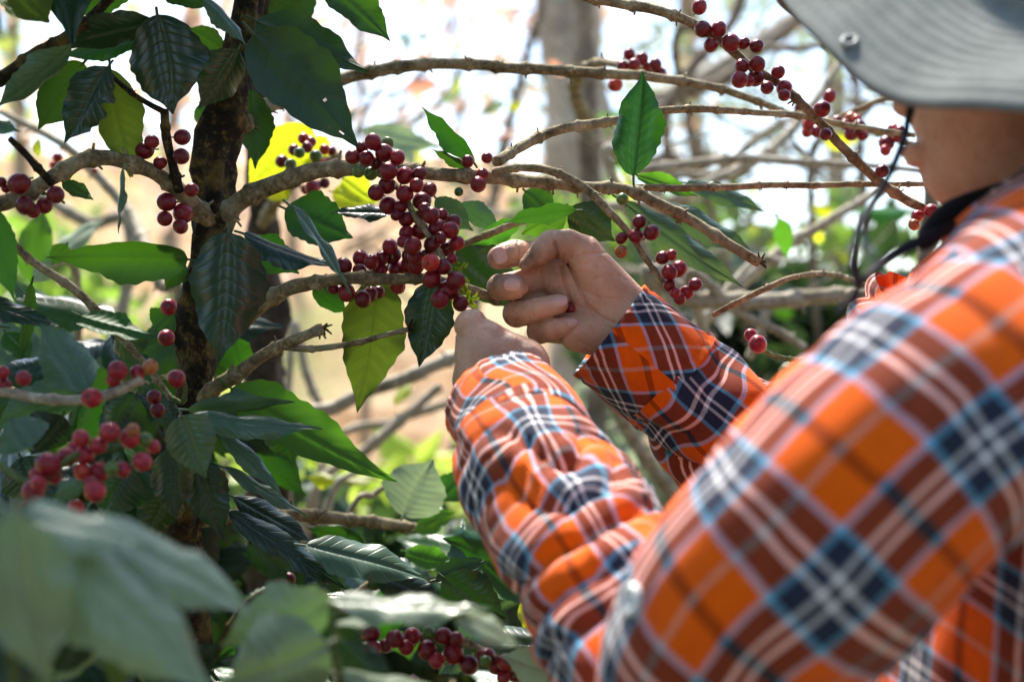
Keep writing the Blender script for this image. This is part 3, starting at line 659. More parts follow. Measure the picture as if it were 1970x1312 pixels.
def nail(c, n, along, lw, ll, rad, d0):
    "curved nail plate centred at c, outward normal n, growing along 'along'"
    n = Vector(n).normalized(); al = Vector(along); al = (al-n*al.dot(n)).normalized(); sd_ = n.cross(al); c = Vector(c)
    V = []; na, nb = 10, 12
    for layer in (0, 1):
        for i in range(na+1):
            for j in range(nb+1):
                s_, q = -1+2*i/na, -1+2*j/nb
                wq = lw*(1-.30*max(0, -s_)**2.2-.10*max(0, s_)**3)**.5
                # rounded corners through a squircle map
                ss = s_*math.sqrt(1-.32*q*q); qq = q*math.sqrt(1-.32*s_*s_)
                x = qq*wq*1.12; a = x/rad
                p = c+sd_*(rad*math.sin(a))+al*(ss*ll*1.1)-n*(rad*(1-math.cos(a)))-n*(.10*ll*max(0, -ss)**2)-n*(2.4 if layer else 0)-n*(.03*rad*ss*ss)
                V.append(tuple(p))
    m_ = (na+1)*(nb+1); f = []
    for i in range(na):
        for j in range(nb):
            a = i*(nb+1)+j; f.append((a, a+1, a+nb+2, a+nb+1)); f.append((m_+a, m_+a+nb+1, m_+a+nb+2, m_+a+1))
    edge = [j for j in range(nb+1)]+[i*(nb+1)+nb for i in range(1, na+1)]+[na*(nb+1)+j for j in range(nb-1, -1, -1)]+[i*(nb+1) for i in range(na-1, 0, -1)]
    for a, b_ in zip(edge, edge[1:]+edge[:1]): f.append((a, m_+a, m_+b_, b_))
    add_part(np.array(V), np.array(f), d0, None, 1)

# --- right hand: palm to the camera, thumb on top, fingers curled back into the palm
G = Field((905, 425, -150), (1420, 800, 90), 2.5)
palm = smin(G.cone((1205, 615, -2, 52), (1085, 535, -28, 44)), G.cone((1205, 635, -5, 52), (1080, 622, -30, 38)), 18)
palm = smin(palm, G.cone((1198, 588, 8, 49), (1120, 492, 20, 37)), 14)            # thenar
palm = smin(palm, G.cone((1172, 646, 8, 44), (1112, 640, 10, 38)), 14)            # hypothenar
palm = smin(palm, G.chain([(1205, 620, 0, 55), (1290, 700, -8, 50), (1400, 790, -20, 56)]), 22)
prox = [[(1105, 476, -48, 33), (1030, 487, -32, 26)], [(1075, 530, -66, 32), (968, 551, -22, 25)],
        [(1082, 585, -66, 32), (996, 604, -22, 25)], [(1110, 625, -50, 30), (1042, 637, -14, 23)]]
dist = [[(1030, 487, -32, 26), (990, 487, -6, 25.5), (976, 491, 4, 24), (960, 497, 14, 22.5)],
        [(968, 551, -22, 25), (962, 553, 2, 25), (980, 553, 20, 24.5), (994, 553, 24, 23)],
        [(996, 604, -22, 25), (994, 603, 2, 26.5), (1030, 597, 26, 23), (1073, 586, 34, 19.5)],
        [(1042, 637, -14, 23), (1038, 637, 6, 24), (1062, 634, 30, 21.5), (1090, 627, 36, 17)]]
Fh = palm
for c in prox: Fh = smin(Fh, G.chain(c, 4), 12)
for c in dist: Fh = smin(Fh, G.chain(c, 5), 1.2)
thumb = G.chain([(1122, 488, 22, 35), (1092, 472, 30, 27), (1060, 474, 38, 27), (1042, 488, 42, 24), (1012, 511, 46, 14)], 8)
Fh = smin(Fh, thumb, 4)
# pads, knuckle and palm creases
for line, w_, dp, zm in (([(1066, 470), (1072, 492), (1068, 508)], 2.6, 4.0, 30), ([(1058, 455), (1068, 476)], 2.2, 1.6, 30),
        ([(1092, 508), (1110, 545), (1122, 580), (1152, 610), (1178, 622)], 2.8, 3.6, 0), ([(1080, 512), (1090, 560), (1102, 598)], 2.8, 4.0, -5),
        ([(1098, 500), (1125, 492), (1165, 488)], 2.2, 1.8, 10), ([(1120, 560), (1150, 575), (1190, 577)], 2.2, 1.2, 10),
        ([(1135, 600), (1160, 628), (1190, 640)], 2.4, 1.8, 0), ([(1110, 655), (1135, 668), (1150, 690)], 2.4, 1.6, 0),
        ([(996, 466), (997, 508)], 2.0, 2.2, -14), ([(1018, 462), (1020, 508)], 2.0, 1.4, -30),
        ([(1006, 530), (1012, 553), (1008, 575)], 2.0, 1.5, 15), ([(1020, 575), (1026, 610)], 2.2, 1.2, 10),
        ([(1122, 512), (1160, 505)], 2.4, 1.0, 20), ([(1140, 540), (1180, 530), (1200, 540)], 2.2, 1.2, 20),
        ([(1130, 450), (1138, 475)], 2.2, 1.0, 20)):
    Fh = G.groove(Fh, line, w_, dp*1.7, zm)
V, F = G.mesh(Fh)
def near(V, pts, r): 
    return np.max([np.clip(1.25-np.linalg.norm(V-np.array(p), axis=1)/r, 0, 1) for p in pts], axis=0)
dv = near(V, [(950, 492, 0), (945, 555, 10), (960, 556, 10), (985, 608, 10), (1030, 640, 10), (1022, 508, 50), (1060, 500, 40)], 46)*.95
dv = np.maximum(dv, near(V, [(1000, 600, 20), (1050, 640, 20), (1068, 510, 30)], 34)*.7)
add_part(V, F, 1.0, dv.tolist())
nail((985.5, 549, 48.0), (-.05, -.12, 1), (1, .04, .0), 11.5, 15, 20, 1.0)
nail((1075, 580, 53.6), (.0, -.25, 1), (1, -.15, 0), 11, 14, 17, 1.0)
nail((1100, 621, 51), (.35, -.3, 1), (1, -.1, -.3), 9, 9, 14, 1.0)
nail((962, 494, 38.5), (.05, -.1, 1), (-.35, -.9, .1), 13, 15, 20, 1.0)
# --- left hand: back of the hand to the camera, fingers reaching away to the cherries
G = Field((835, 570, -190), (1130, 960, 90), 3.0)
Fh = smin(G.cone((930, 690, -8, 56), (940, 800, 0, 62)), G.cone((925, 655, -16, 44), (1005, 705, -24, 50)), 20)
Fh = smin(Fh, G.chain([(940, 790, 0, 62), (975, 930, 35, 66)]), 20)
Fh = smin(Fh, G.cone((1005, 705, -24, 50), (960, 800, 0, 60)), 20)
Fh = smin(Fh, G.cone((905, 628, -8, 32), (930, 680, -5, 48)), 10)
for c in ([(908, 625, -12, 31), (905, 620, -70, 25), (902, 612, -115, 20), (895, 604, -150, 16)],
          [(948, 655, -30, 32), (945, 664, -95, 25), (930, 668, -135, 20), (910, 662, -158, 16)],
          [(985, 682, -35, 30), (975, 692, -95, 24), (955, 698, -130, 19), (935, 694, -150, 15)],
          [(1015, 700, -35, 28), (1005, 712, -85, 21), (988, 716, -112, 17), (972, 712, -130, 14)],
          [(905, 730, -20, 36), (900, 692, -85, 26), (898, 650, -128, 20), (895, 622, -150, 16)]):
    Fh = smin(Fh, G.chain(c, 6), 3)
for x, y in ((948, 625), (985, 645), (1015, 662)): Fh = smin(Fh, G.ell((x, y+14, 8), (14, 12, 12)), 16)
Fh = G.groove(Fh, [(880, 642), (905, 655)], 5, 3.0, -60); Fh = G.groove(Fh, [(930, 615), (950, 655), (962, 700)], 10, 2.2, -20)
Fh = G.groove(Fh, [(968, 640), (985, 680), (990, 720)], 9, 1.8, -20)
V, F = G.mesh(Fh); add_part(V, F, .93, (near(V, [(895, 605, -150)], 60)*.6).tolist())
# --- head and neck (face turned left, chin down)
G = Field((1690, -430, -320), (2480, 680, 330), 9)
Fh = G.ell((2080, -70, 0), (305, 335, 250))
Fh = smin(Fh, G.ell((1935, 150, -20), (178, 240, 190)), 50)
Fh = smin(Fh, G.cone((2060, 220, 0, 165), (1872, 320, -40, 84)), 40)
Fh = smin(Fh, G.cone((1800, 70, -50, 20), (1758, 192, -55, 26)), 18)
Fh = smin(Fh, G.ell((1772, 284, -50), (26, 13, 42)), 9); Fh = smin(Fh, G.ell((1779, 303, -50), (22, 13, 36)), 9)
Fh = np.maximum(Fh, -G.ell((1775, 55, 40), (40, 30, 45))+2); Fh = np.maximum(Fh, -G.ell((1775, 55, -140), (40, 30, 45))+2)
Fh = smin(Fh, G.ell((2095, 120, 235), (42, 78, 26)), 10); Fh = smin(Fh, G.ell((2095, 120, -240), (42, 78, 26)), 10)
Fh = smin(Fh, G.chain([(2060, 300, 15, 150), (2130, 480, 10, 165), (2200, 680, 10, 190)]), 40)
V, F = G.mesh(Fh); add_part(V, F, .8, (near(V, [(2060, 330, 180), (2000, 420, 120)], 150)*.0).tolist())
me = body.me('body'); 
for q in ('skin', 'nail'): me.materials.append(M[q])
at = me.attributes.new('dirt', 'FLOAT', 'POINT'); at.data.foreach_set('value', np.array(DIRT, np.float32))
person = thing('person', 'person in an orange and navy plaid flannel shirt and grey bucket hat picking coffee cherries',
               'person', (.38, .78, 0))
bo = link('body', me, None, person)
def ball(c, r, mat, name, parent, d0, sq=(1, 1, 1)):
    bm = bmesh.new(); bmesh.ops.create_uvsphere(bm, u_segments=20, v_segments=14, radius=1)
    V = np.array([(c[0]+q.co.x*r*sq[0], c[1]+q.co.y*r*sq[1], c[2]+q.co.z*r*sq[2]) for q in bm.verts])
    me = mesh(name, topx(V, d0), [[q.index for q in f.verts] for f in bm.faces]); bm.free(); return link(name, me, M[mat], parent)
for z in (40, -140):
    e = ball((1808, 56, z), 34, 'eye_white', 'eye', person, .8); e.data.name = 'eye'
    ball((1780, 58, z), 13, 'eye_dark', 'iris', e, .8, (.7, 1, 1))
ball((2140, -45, 0), 300, 'hair', 'hair', person, .8, (1.02, 1.1, .93))

# --- shirt: lofted cloth with fabric coordinates in metres
def cubic(xs, ys, x): return float(np.interp(x, xs, ys))
def cloth(rings, disp, u0=0., v0=0., circ=5*T_PLAID, ns=96, step=.003, lip0=False, lip1=False, vs=1., warp=0.):
    """rings: (x, y, d, r_side, r_front[, v]) ; theta 0 faces the camera, 90 deg is the side to the right of travel"""
    S = catmull([(P(a[0], a[1], a[2]), a[3], a[4]) for a in rings], step)
    pos = S[:, :3]; T = np.gradient(pos, axis=0); T /= np.linalg.norm(T, axis=1)[:, None]
    L = np.concatenate([[0], np.cumsum(np.linalg.norm(np.diff(pos, axis=0), axis=1))])
    v, uv = [], []; cz = np.array([0, 0, CAMZ]); n = len(pos)
    rows = [(i, 1., 0) for i in range(n)]
    if lip1: rows += [(n-1, .965, -.0015), (n-2, .93, 0), (n-6, .93, 0), (max(0, n-16), .9, 0)]
    if lip0: rows = [(16, .9, 0), (6, .93, 0), (1, .93, 0), (0, .965, .0015)]+rows
    for i, k, sh in rows:
        c = cz-pos[i]; N = c-T[i]*np.dot(c, T[i]); N /= np.linalg.norm(N); B = np.cross(T[i], N)
        for j in range(ns+1):
            th = 2*math.pi*j/ns; tt = th if th < math.pi else th-2*math.pi
            dd = disp(th % (2*math.pi), L[i], L[-1])
            e = N*math.cos(th)*(S[i, 4]*k+dd)+B*math.sin(th)*(S[i, 3]*k+dd)
            v.append(pos[i]+e+T[i]*sh); uu, vv_ = u0+(th-math.pi)/(2*math.pi)*circ+circ/2, v0+L[i]*vs
            if warp:
                q = Vector((math.cos(th)*1.4, math.sin(th)*1.4, L[i]*17)); uu += warp*noise.noise(q); vv_ += warp*noise.noise(q+Vector((9, 3, 1)))
            uv.append((uu, vv_))
    return v, ringfaces(len(rows), ns+1, closed=False), uv
def phase(v, uv, x, y, rot=0.):
    "rotate the fabric by rot and slide it until a navy block centre lies at that pixel"
    ca, sa = math.cos(rot), math.sin(rot); uv = [(a*ca-b_*sa, a*sa+b_*ca) for a, b_ in uv]; best = None
    for p, q in zip(v, uv):
        e = math.hypot(985+p[0]/(K*p[1])-x, 656-(p[2]-CAMZ)/(K*p[1])-y)
        if e < 16 and (best is None or p[1]+e*.0005 < best[0]): best = (p[1]+e*.0005, q)
    return [(a-best[1][0], b_-best[1][1]) for a, b_ in uv] if best else uv
def nz(x, y, z=0.): return noise.noise(Vector((x, y, z)))
def d_upper(th, s, L):
    c, sn = math.cos(th), math.sin(th)
    big = .0035*nz(c*1.2+s*8, sn*1.2, s*6+3)
    e = math.exp(-((s-L*.74)/.045)**2)
    w_ = s/.034+.35*math.sin(th+1)+.5*nz(c, sn, s*9)
    puff = (abs(math.sin(math.pi*w_))**.6-.6)*(.0045*e*(.6+.4*math.cos(th+.9)))
    w3 = s/.052+1.1*math.sin(th-.4)+1.1*nz(c*1.1, sn*1.1, s*8+1); dg = (abs(math.sin(math.pi*w3))**.5-.68)*.0042*(.5+.8*nz(c*1.2, sn*1.2, s*10+4))
    e0 = math.exp(-(s/.03)**2); pk = .0016*math.cos(11*th+2*nz(c, sn, 1))*e0
    return big*1.3+puff+dg+pk
def d_fore(th, s, L):
    c, sn = math.cos(th), math.sin(th); k = min(1, max(.15, (L-s)/.06))
    w_ = s/.041+.55*math.sin(th+.6)+1.1*nz(c*1.1, sn*1.1, s*11)
    puff = (abs(math.sin(math.pi*w_))**.42-.7)*.0105*k*(.7+.5*nz(c*1.3, sn*1.3, s*12))
    w2 = s/.017-.8*math.sin(th+.2)+1.2*nz(c*1.3, sn*1.3, s*9+7); puff += (abs(math.sin(math.pi*w2))**.5-.65)*.0022*k*max(0, .5+nz(c, sn, s*15+2))
    d2 = .0009*math.sin(2.6*th+s*90+3*nz(c*1.5, sn*1.5, s*14))*k
    return puff*1.2+d2+.0035*nz(c*2, sn*2, s*30)
def d_far(th, s, L):
    c, sn = math.cos(th), math.sin(th); k = min(1, s/.03)
    w_ = s/.036+.55*math.sin(th-1.1)+.8*nz(c*1.1, sn*1.1, s*12+5)
    return ((abs(math.sin(math.pi*w_))**.6-.62)*.009*k+1.4*.0025*math.sin(2*th+s*70+2*nz(c, sn, s*12)))
def d_cuff(th, s, L): 
    c, sn = math.cos(th), math.sin(th)
    st = -.0011*(math.exp(-((s-.006)/.0011)**2)+math.exp(-((L-s-.006)/.0011)**2)+math.exp(-((L-s-.011)/.0011)**2))+.0009*math.sin(24*th+4*nz(c*3, sn*3, 2))*math.exp(-((min(s, L-s)-.004)/.006)**2)*.6
    return st+.0018*math.sin(2*th+1+s*20)+.0016*nz(c*1.7, sn*1.7, s*14)+.0012*nz(c*4, sn*4, s*40)
class UAcc(Acc):
    def __init__(s): super().__init__(); s.uv = []
    def addu(s, v, f, uv): s.add(v, f); s.uv += list(uv)
    def meu(s, name): return mesh(name, s.v, s.f, True, s.uv)
# torso
A = UAcc(); rings = []
prof = [(-.75, .38, .13, .17), (-.60, .36, .13, .168), (-.45, .34, .130, .172), (-.30, .325, .130, .18), (-.18, .325, .130, .187), (-.08, .333, .126, .193),
        (-.02, .338, .116, .192), (.02, .333, .108, .182), (.042, .333, .100, .165), (.056, .336, .090, .135), (.068, .340, .080, .10), (.082, .348, .070, .078)]
zs = [p[0] for p in prof]; nsr = 120; v, uv = [], []
Z = list(np.linspace(-.75, -.03, 90))+list(np.linspace(-.026, .082, 44))
for z in Z:
    cx, ax, by = [cubic(zs, [p[k] for p in prof], z) for k in (1, 2, 3)]
    for j in range(nsr+1):
        a = 2*math.pi*j/nsr; e = 2.4; ca, sa = math.cos(a), math.sin(a)
        q = (abs(ca)**e+abs(sa)**e)**(-1/e)
        q *= 1+.035*nz(ca*2, sa*2+z*4, z*9)+.02*nz(ca*5, sa*5, z*14)
        x, y = cx+ax*ca*q, .79+by*sa*q; v.append((x, y, CAMZ+z+.0*x)); uv.append((y*1.0+.012, z+(x-.2)*.75+.03))
A.addu(v, ringfaces(len(Z), nsr+1, False), uv)
shirt = link('shirt', A.meu('shirt'), M['plaid'], person)
# near (left) sleeve: upper arm and forearm shells
A = UAcc()
v, f, uv = cloth([(1960, 695, .642, .052, .050), (1945, 705, .640, .057, .053), (1870, 765, .625, .059, .0545), (1715, 895, .612, .058, .054),
                  (1560, 1055, .612, .058, .054), (1430, 1175, .625, .054, .052), (1350, 1290, .645, .049, .048), (1320, 1420, .675, .044, .042), (1320, 1520, .69, .03, .03)],
                 d_upper, u0=.0, v0=0, circ=5*T_PLAID)
A.addu(v, f, phase(v, uv, 1611, 1147, math.pi/2))
v2, f2, uv2 = cloth([(1330, 1460, .70, .046, .044), (1275, 1330, .705, .048, .046), (1215, 1200, .735, .048, .046), (1135, 1065, .775, .046, .045),
                  (1045, 935, .825, .0445, .044), (1000, 850, .862, .0415, .041)], d_fore, u0=.02, v0=.0, circ=5*T_PLAID, warp=.013)
A.addu(v2, f2, phase(v2, uv2, 1108, 926))
sl = link('sleeve', A.meu('sleeve'), M['plaid'], shirt); sl['label'] = 'near sleeve bunched in deep folds along the forearm'
A = UAcc(); v, f, uv = cloth([(1018, 878, .852, .0435, .043), (1004, 832, .876, .0425, .042), (972, 782, .902, .040, .039)], d_cuff, u0=.02, v0=.145, circ=5*T_PLAID, lip1=True); A.addu(v, f, phase(v, uv, 945, 815, -.1))
cf = link('cuff', A.meu('cuff'), M['plaid'], shirt); cf['label'] = 'buttoned cuff of the near sleeve'
# far (right) sleeve
ROTC = .7
A = UAcc(); v, f, uv = cloth([(1285, 722, 1.0, .0425, .040), (1350, 785, 1.0, .0455, .042), (1420, 850, 1.0, .047, .044), (1520, 890, .99, .049, .047), (1640, 840, .975, .052, .05),
                          (1740, 740, .96, .056, .055), (1830, 640, .94, .058, .06)], d_far, u0=.015, v0=.075, circ=5*T_PLAID, warp=.012); A.addu(v, f, phase(v, uv, 1353, 768))
sl2 = link('sleeve', A.meu('sleeve'), M['plaid'], shirt); sl2['label'] = 'far sleeve wrinkled behind the near arm'
A = UAcc(); v, f, uv = cloth([(1172, 634, 1.0, .0415, .036), (1230, 680, 1.0, .0425, .038), (1300, 738, 1.0, .0435, .041)], d_cuff, u0=.03, v0=.0, circ=5*T_PLAID, lip0=True); A.addu(v, f, phase(v, uv, 1252, 585, ROTC))
cf2 = link('cuff', A.meu('cuff'), M['plaid'], shirt); cf2['label'] = 'wide cuff of the far sleeve falling open at the wrist'
# shoulder yoke between the sleeve seam and the neck
A = UAcc(); vy, fy, uvy = cloth([(1790, 800, .628, .050, .050), (1880, 730, .635, .0535, .053), (1960, 660, .65, .057, .056), (2080, 560, .685, .062, .060), (2230, 470, .74, .064, .06), (2320, 440, .79, .06, .06)],
    lambda th, s, L: .003*nz(math.cos(th)*1.5, math.sin(th)*1.5, s*10)+.0022*math.sin(3*th+s*55)*math.exp(-s/.08), circ=5*T_PLAID)
ca_, sa_ = math.cos(.45), math.sin(.45)
A.addu(vy, fy, [(u*ca_-w_*sa_+.01, u*sa_+w_*ca_+.02) for u, w_ in uvy])
link('yoke', A.meu('yoke'), M['plaid'], shirt)
A = UAcc(); A.addu(*cloth([(1835, 462, .745, .006, .012), (1870, 440, .735, .0095, .016), (1920, 408, .728, .011, .018), (1975, 370, .725, .011, .018), (2060, 325, .74, .011, .018), (2200, 290, .80, .010, .014)],
    lambda th, s, L: .0008*nz(math.cos(th)*2, math.sin(th)*2, s*30), u0=.02, v0=.03, circ=.10, ns=40))
flap = link('collar', A.meu('collar'), M['plaid'], shirt)
# collar: a folded band round the neck
v, uv = [], []; rows = [(0, 0), (.012, .004), (.026, .005), (.036, .001), (.038, -.003), (.030, -.006), (.010, -.004)]
for k, (h, o_) in enumerate(rows):
    for j in range(73):
        a = 2*math.pi*j/72; ca, sa = math.cos(a), math.sin(a); lift = .016*ca
        fl = .014*(1-h/.038)
        v.append((.338+(.069+o_+fl)*ca, .785+(.073+o_+fl)*sa, CAMZ+.058+h+lift)); uv.append((a/(2*math.pi)*.48, .03+k*.011))
col = UAcc(); col.addu(v, ringfaces(len(rows), 73, False), uv); link('collar', col.meu('collar'), M['plaid'], shirt)
def button(p, n, r, parent):
    acc = Acc(); prof_ = [(0, .25), (.55, .22), (.62, .34), (.9, .38), (1, .2), (1, -.1), (0, -.1)]; ns = 28; v = []
    for rr, h in prof_: v += [(max(rr, .001)*math.cos(6.2832*j/ns), max(rr, .001)*math.sin(6.2832*j/ns), h) for j in range(ns)]
    acc.add(v, ringfaces(len(prof_), ns))
    for hx, hy in ((.2, .2), (-.2, .2), (.2, -.2), (-.2, -.2)):
        h = [(hx+.1*math.cos(6.2832*j/8), hy+.1*math.sin(6.2832*j/8), .27) for j in range(8)]; acc.add(h, [tuple(range(8))], 1)
    me = acc.me('button'); me.materials.append(M['button']); me.materials.append(M['button_hole'])
    o = link('button', me, None, parent)
    o.matrix_basis = Matrix.Translation(p) @ Vector(n).to_track_quat('Z', 'Y').to_matrix().to_4x4() @ Matrix.Scale(r, 4); return o
def on_cloth(obj, x, y):
    "the vertex of a cloth mesh seen nearest that pixel and nearest the camera, with its normal"
    best = None
    for q in obj.data.vertices:
        p = q.co; px, py = 985+p.x/(K*p.y), 656-(p.z-CAMZ)/(K*p.y); e = math.hypot(px-x, py-y)
        if e < 14:
            sc_ = p.y+e*.0004
            if best is None or sc_ < best[0]: best = (sc_, p.copy(), q.normal.copy())
    return best[1:] if best else (P(x, y, .85), Vector((-.5, -1, 0)))
def outward(n, p): return n if n.dot(Vector((0, 0, CAMZ))-p) > 0 else -n
for ob, x, y, r in ((cf, 902, 893, .0068), (sl, 1212, 1146, .0072)):
    p, n = on_cloth(ob, x, y); n = outward(n, p); button(p+n*.001, n, r, ob)

# --- bucket hat
RIM = [(-180, .122), (-150, .14), (-120, .165), (-90, .185), (-60, .198), (-30, .206), (-10, .205), (0, .198), (10, .180), (20, .158), (33, .129), (45, .113), (65, .1055), (90, .103), (120, .105), (150, .112), (180, .122)]
def rimz(a):
    a = (a+180) % 360-180; s = 0; w_ = 0
    for k in range(-8, 9, 2):
        b_ = (a+k+180) % 360-180; g = math.exp(-(k/5.)**2); s += g*cubic([q[0] for q in RIM], [q[1] for q in RIM], b_); w_ += g
    return s/w_
def brim_pt(a, f, th=0):
    r = math.radians(a); R = .165*(1-f)+.098*f; cx = .315*(1-f)+.322*f
    z = rimz(a)+.058*f**.85+.0005*math.sin(f*2*math.pi*11)*(1 if f < .97 else 0)*.8+.004*nz(math.cos(r)*3, math.sin(r)*3, f*2)
    return Vector((cx-R*math.cos(r), .8-R*math.sin(r), CAMZ+z-th))
acc = Acc(); nf, na = 64, 144; v = []
for f_ in range(nf+1): v += [brim_pt(360*j/na, f_/nf) for j in range(na)]
for f_ in range(nf, -1, -4): v += [brim_pt(360*j/na, f_/nf, .0032 if f_ else .0028) for j in range(na)]
nr = nf+1+len(range(nf, -1, -4)); acc.add(v, ringfaces(nr, na)); acc.f += [((nr-1)*na+j, (nr-1)*na+(j+1) % na, (j+1) % na, j) for j in range(na)]; acc.m += [0]*na
v = []; crown = Acc()
for k in range(20):
    t_ = k/19; 
    for j in range(96):
        a = 360*j/96; r = math.radians(a); base = brim_pt(a, 1)
        R = .097*(1-.10*t_) if t_ < .75 else .097*(.925)*math.cos((t_-.75)/.25*math.pi/2)**.5+.0001
        zc = (base.z-CAMZ)*(1-t_)+(.30)*t_ if t_ < .75 else .0
        zb = (base.z-CAMZ)*.25+.30*.75+.03*math.sin((t_-.75)/.25*math.pi/2) if t_ >= .75 else zc
        if k == 0: R = .0995; zb -= .002
        v.append((.322-R*math.cos(r), .8-R*math.sin(r), CAMZ+zb))
crown.add(v, ringfaces(20, 96)); crown.f.append(tuple(19*96+j for j in range(96))); crown.m.append(0)
hat = link('hat', crown.me('hat'), M['hat'], person); brim = link('brim', acc.me('brim'), M['hat'], hat)
best = min(((a, f/50) for a in range(0, 80, 1) for f in range(50)), key=lambda q: (lambda p: math.hypot(985+p.x/(K*p.y)-1637, 656-(p.z-CAMZ)/(K*p.y)-85))(brim_pt(*q)))
p = brim_pt(*best); n = (brim_pt(best[0]+3, best[1])-p).cross(brim_pt(best[0], best[1]+.05)-p).normalized(); n = outward(n, p)
ey = Acc(); prof_ = [(.45, .05), (.5, .3), (.75, .42), (1, .25), (1.02, 0)]; v = []
for rr, h in prof_: v += [(rr*math.cos(6.2832*j/28), rr*math.sin(6.2832*j/28), h) for j in range(28)]
ey.add(v, ringfaces(5, 28)); ey.add([(.47*math.cos(6.2832*j/20), .47*math.sin(6.2832*j/20), .04) for j in range(20)], [tuple(range(20))], 1)
me = ey.me('eyelet'); me.materials.append(M['eyelet']); me.materials.append(M['button_hole'])
o = link('eyelet', me, None, brim); o.matrix_basis = Matrix.Translation(p+n*.0003) @ n.to_track_quat('Z', 'Y').to_matrix().to_4x4() @ Matrix.Scale(.0048, 4)
cord = Acc()
for pts, r in (([(1760, 190, .72), (1748, 235, .715), (1728, 300, .70), (1700, 360, .69), (1662, 425, .68), (1643, 480, .675), (1640, 520, .67), (1650, 556, .67), (1622, 588, .67), (1610, 605, .67)], 6),
               ([(1752, 190, .715), (1742, 250, .71), (1722, 310, .70), (1700, 355, .69), (1672, 400, .685), (1652, 450, .68), (1646, 500, .675), (1655, 540, .67), (1690, 505, .68), (1730, 478, .69), (1780, 455, .71), (1840, 430, .73)], 6),
               ([(1755, 190, .712), (1738, 270, .70), (1712, 335, .69)], 8),
               ([(1640, 600, .67), (1652, 555, .67), (1665, 535, .672), (1710, 500, .68), (1790, 462, .705), (1850, 440, .73)], 6)):
    v, f = simple_tube([(P(*q), PX(r, q[2])) for q in pts], 8, .004); cord.add(v, f)
link('chin_cord', cord.me('chin_cord'), M['cord'], hat)
sc_ = Acc()
for pts in ([(1775, 470, .735, 14), (1800, 440, .745, 26), (1840, 415, .755, 34), (1900, 395, .765, 36), (1980, 370, .77, 34), (2100, 340, .78, 30)],):
    v, f = simple_tube([(P(q[0], q[1], q[2]), PX(q[3], q[2])) for q in pts], 14, .004); sc_.add(v, f)
link('neckerchief', sc_.me('neckerchief'), M['black_cloth'], person)

# trousers and boots (below the frame)
tro = Acc()
for sy in (.70, .88):
    v, f = simple_tube([(Vector((.44, .79, .78)), .15), (Vector((.44, (sy+.79)/2, .70)), .125), (Vector((.43, sy, .58)), .09), (Vector((.42, sy, .35)), .065), (Vector((.43, sy, .12)), .058)], 20, .03); tro.add(v, f)
link('trousers', tro.me('trousers'), M['black_cloth'], person)
for sy in (.70, .88):
    bt_ = Acc(); v, f = simple_tube([(Vector((.43, sy, .16)), .055), (Vector((.43, sy, .07)), .052), (Vector((.40, sy, .045)), .048), (Vector((.30, sy, .04)), .040), (Vector((.25, sy, .035)), .028)], 16, .01); bt_.add(v, f)
    link('boot', bt_.me('boot'), M['black_cloth'], person)
# ------------------------------------------------------------------ coffee trees around the picker
def root(name, label, x, y, d, group=None): 
    p = P(x, y, d); z = gz(p.x, p.y); return thing(name, label, 'coffee tree', (p.x, p.y, z), group)
T1 = root('coffee_tree', 'coffee tree with thick mossy trunk and drooping clusters of ripe red cherries', 350, 1312, 1.08)
def trunk(parent, pts, mat='trunk', **kw):
    BR[0] += 1; acc, pos, R = branch_geo(pts, seed=BR[0], ns=26, node=.07, bumpy=.16, gn=.26, spurs=False, **kw)
    o = link('trunk', acc.me('trunk'), M[mat], parent); PATHS[o.name] = (pos, R); return o
tr1 = trunk(T1, [(490, -420, 1.05, 21.5), (480, -100, 1.05, 25.8), (472, 40, 1.05, 26.7), (455, 130, 1.05, 29.2), (432, 240, 1.05, 32.7), (415, 330, 1.05, 35.3), (402, 430, 1.05, 35.3), (392, 520, 1.05, 32.7),
             (372, 620, 1.05, 31.0), (372, 700, 1.05, 32.7), (362, 800, 1.05, 34.4), (345, 940, 1.06, 39.6), (345, 1080, 1.07, 43.0), (350, 1500, 1.08, 54.0), (350, 4600, 1.08, 75.0)])
b1 = branch(T1, [(405, 440, 1.05, 20), (460, 392, 1.04, 19), (520, 360, 1.03, 18), (590, 336, 1.02, 17), (660, 326, 1.01, 15), (760, 328, 1.0, 14), (860, 335, 1.0, 13), (980, 345, 1.0, 12.5), (1100, 355, 1.0, 11.5),
                 (1200, 365, .995, 11), (1270, 395, .99, 11), (1340, 430, .99, 10.5), (1400, 470, .985, 10.5), (1462, 505, .985, 10)])
b4 = branch(T1, [(405, 425, 1.04, 18), (350, 375, 1.01, 16), (290, 328, .99, 15), (220, 308, .97, 15), (165, 308, .96, 15), (115, 335, .95, 15), (50, 372, .94, 15), (-20, 395, .93, 15), (-120, 405, .93, 12)])
b5 = branch(T1, [(345, 368, 1.0, 10), (330, 310, .99, 9), (318, 260, .985, 9), (315, 210, .98, 8)], 'trunk')
b5b = branch(T1, [(316, 216, .98, 6), (270, 190, .98, 5), (225, 155, .98, 5), (205, 135, .98, 4)], 'trunk')
b6 = branch(T1, [(400, 640, 1.05, 16), (470, 612, 1.03, 16), (520, 575, 1.02, 15), (580, 548, 1.01, 13.5), (650, 538, 1.0, 12), (740, 535, 1.0, 11), (830, 537, 1.0, 10), (900, 556, 1.0, 10), (960, 580, 1.01, 9)])
b7 = branch(T1, [(380, 775, 1.05, 15), (430, 735, 1.03, 14), (480, 702, 1.02, 13), (530, 672, 1.02, 11.5), (580, 650, 1.01, 10), (622, 630, 1.01, 9)])
b7b = branch(T1, [(545, 668, 1.02, 7), (600, 672, 1.01, 6.5), (680, 660, 1.0, 6), (740, 645, 1.0, 5), (785, 634, 1.0, 5)])
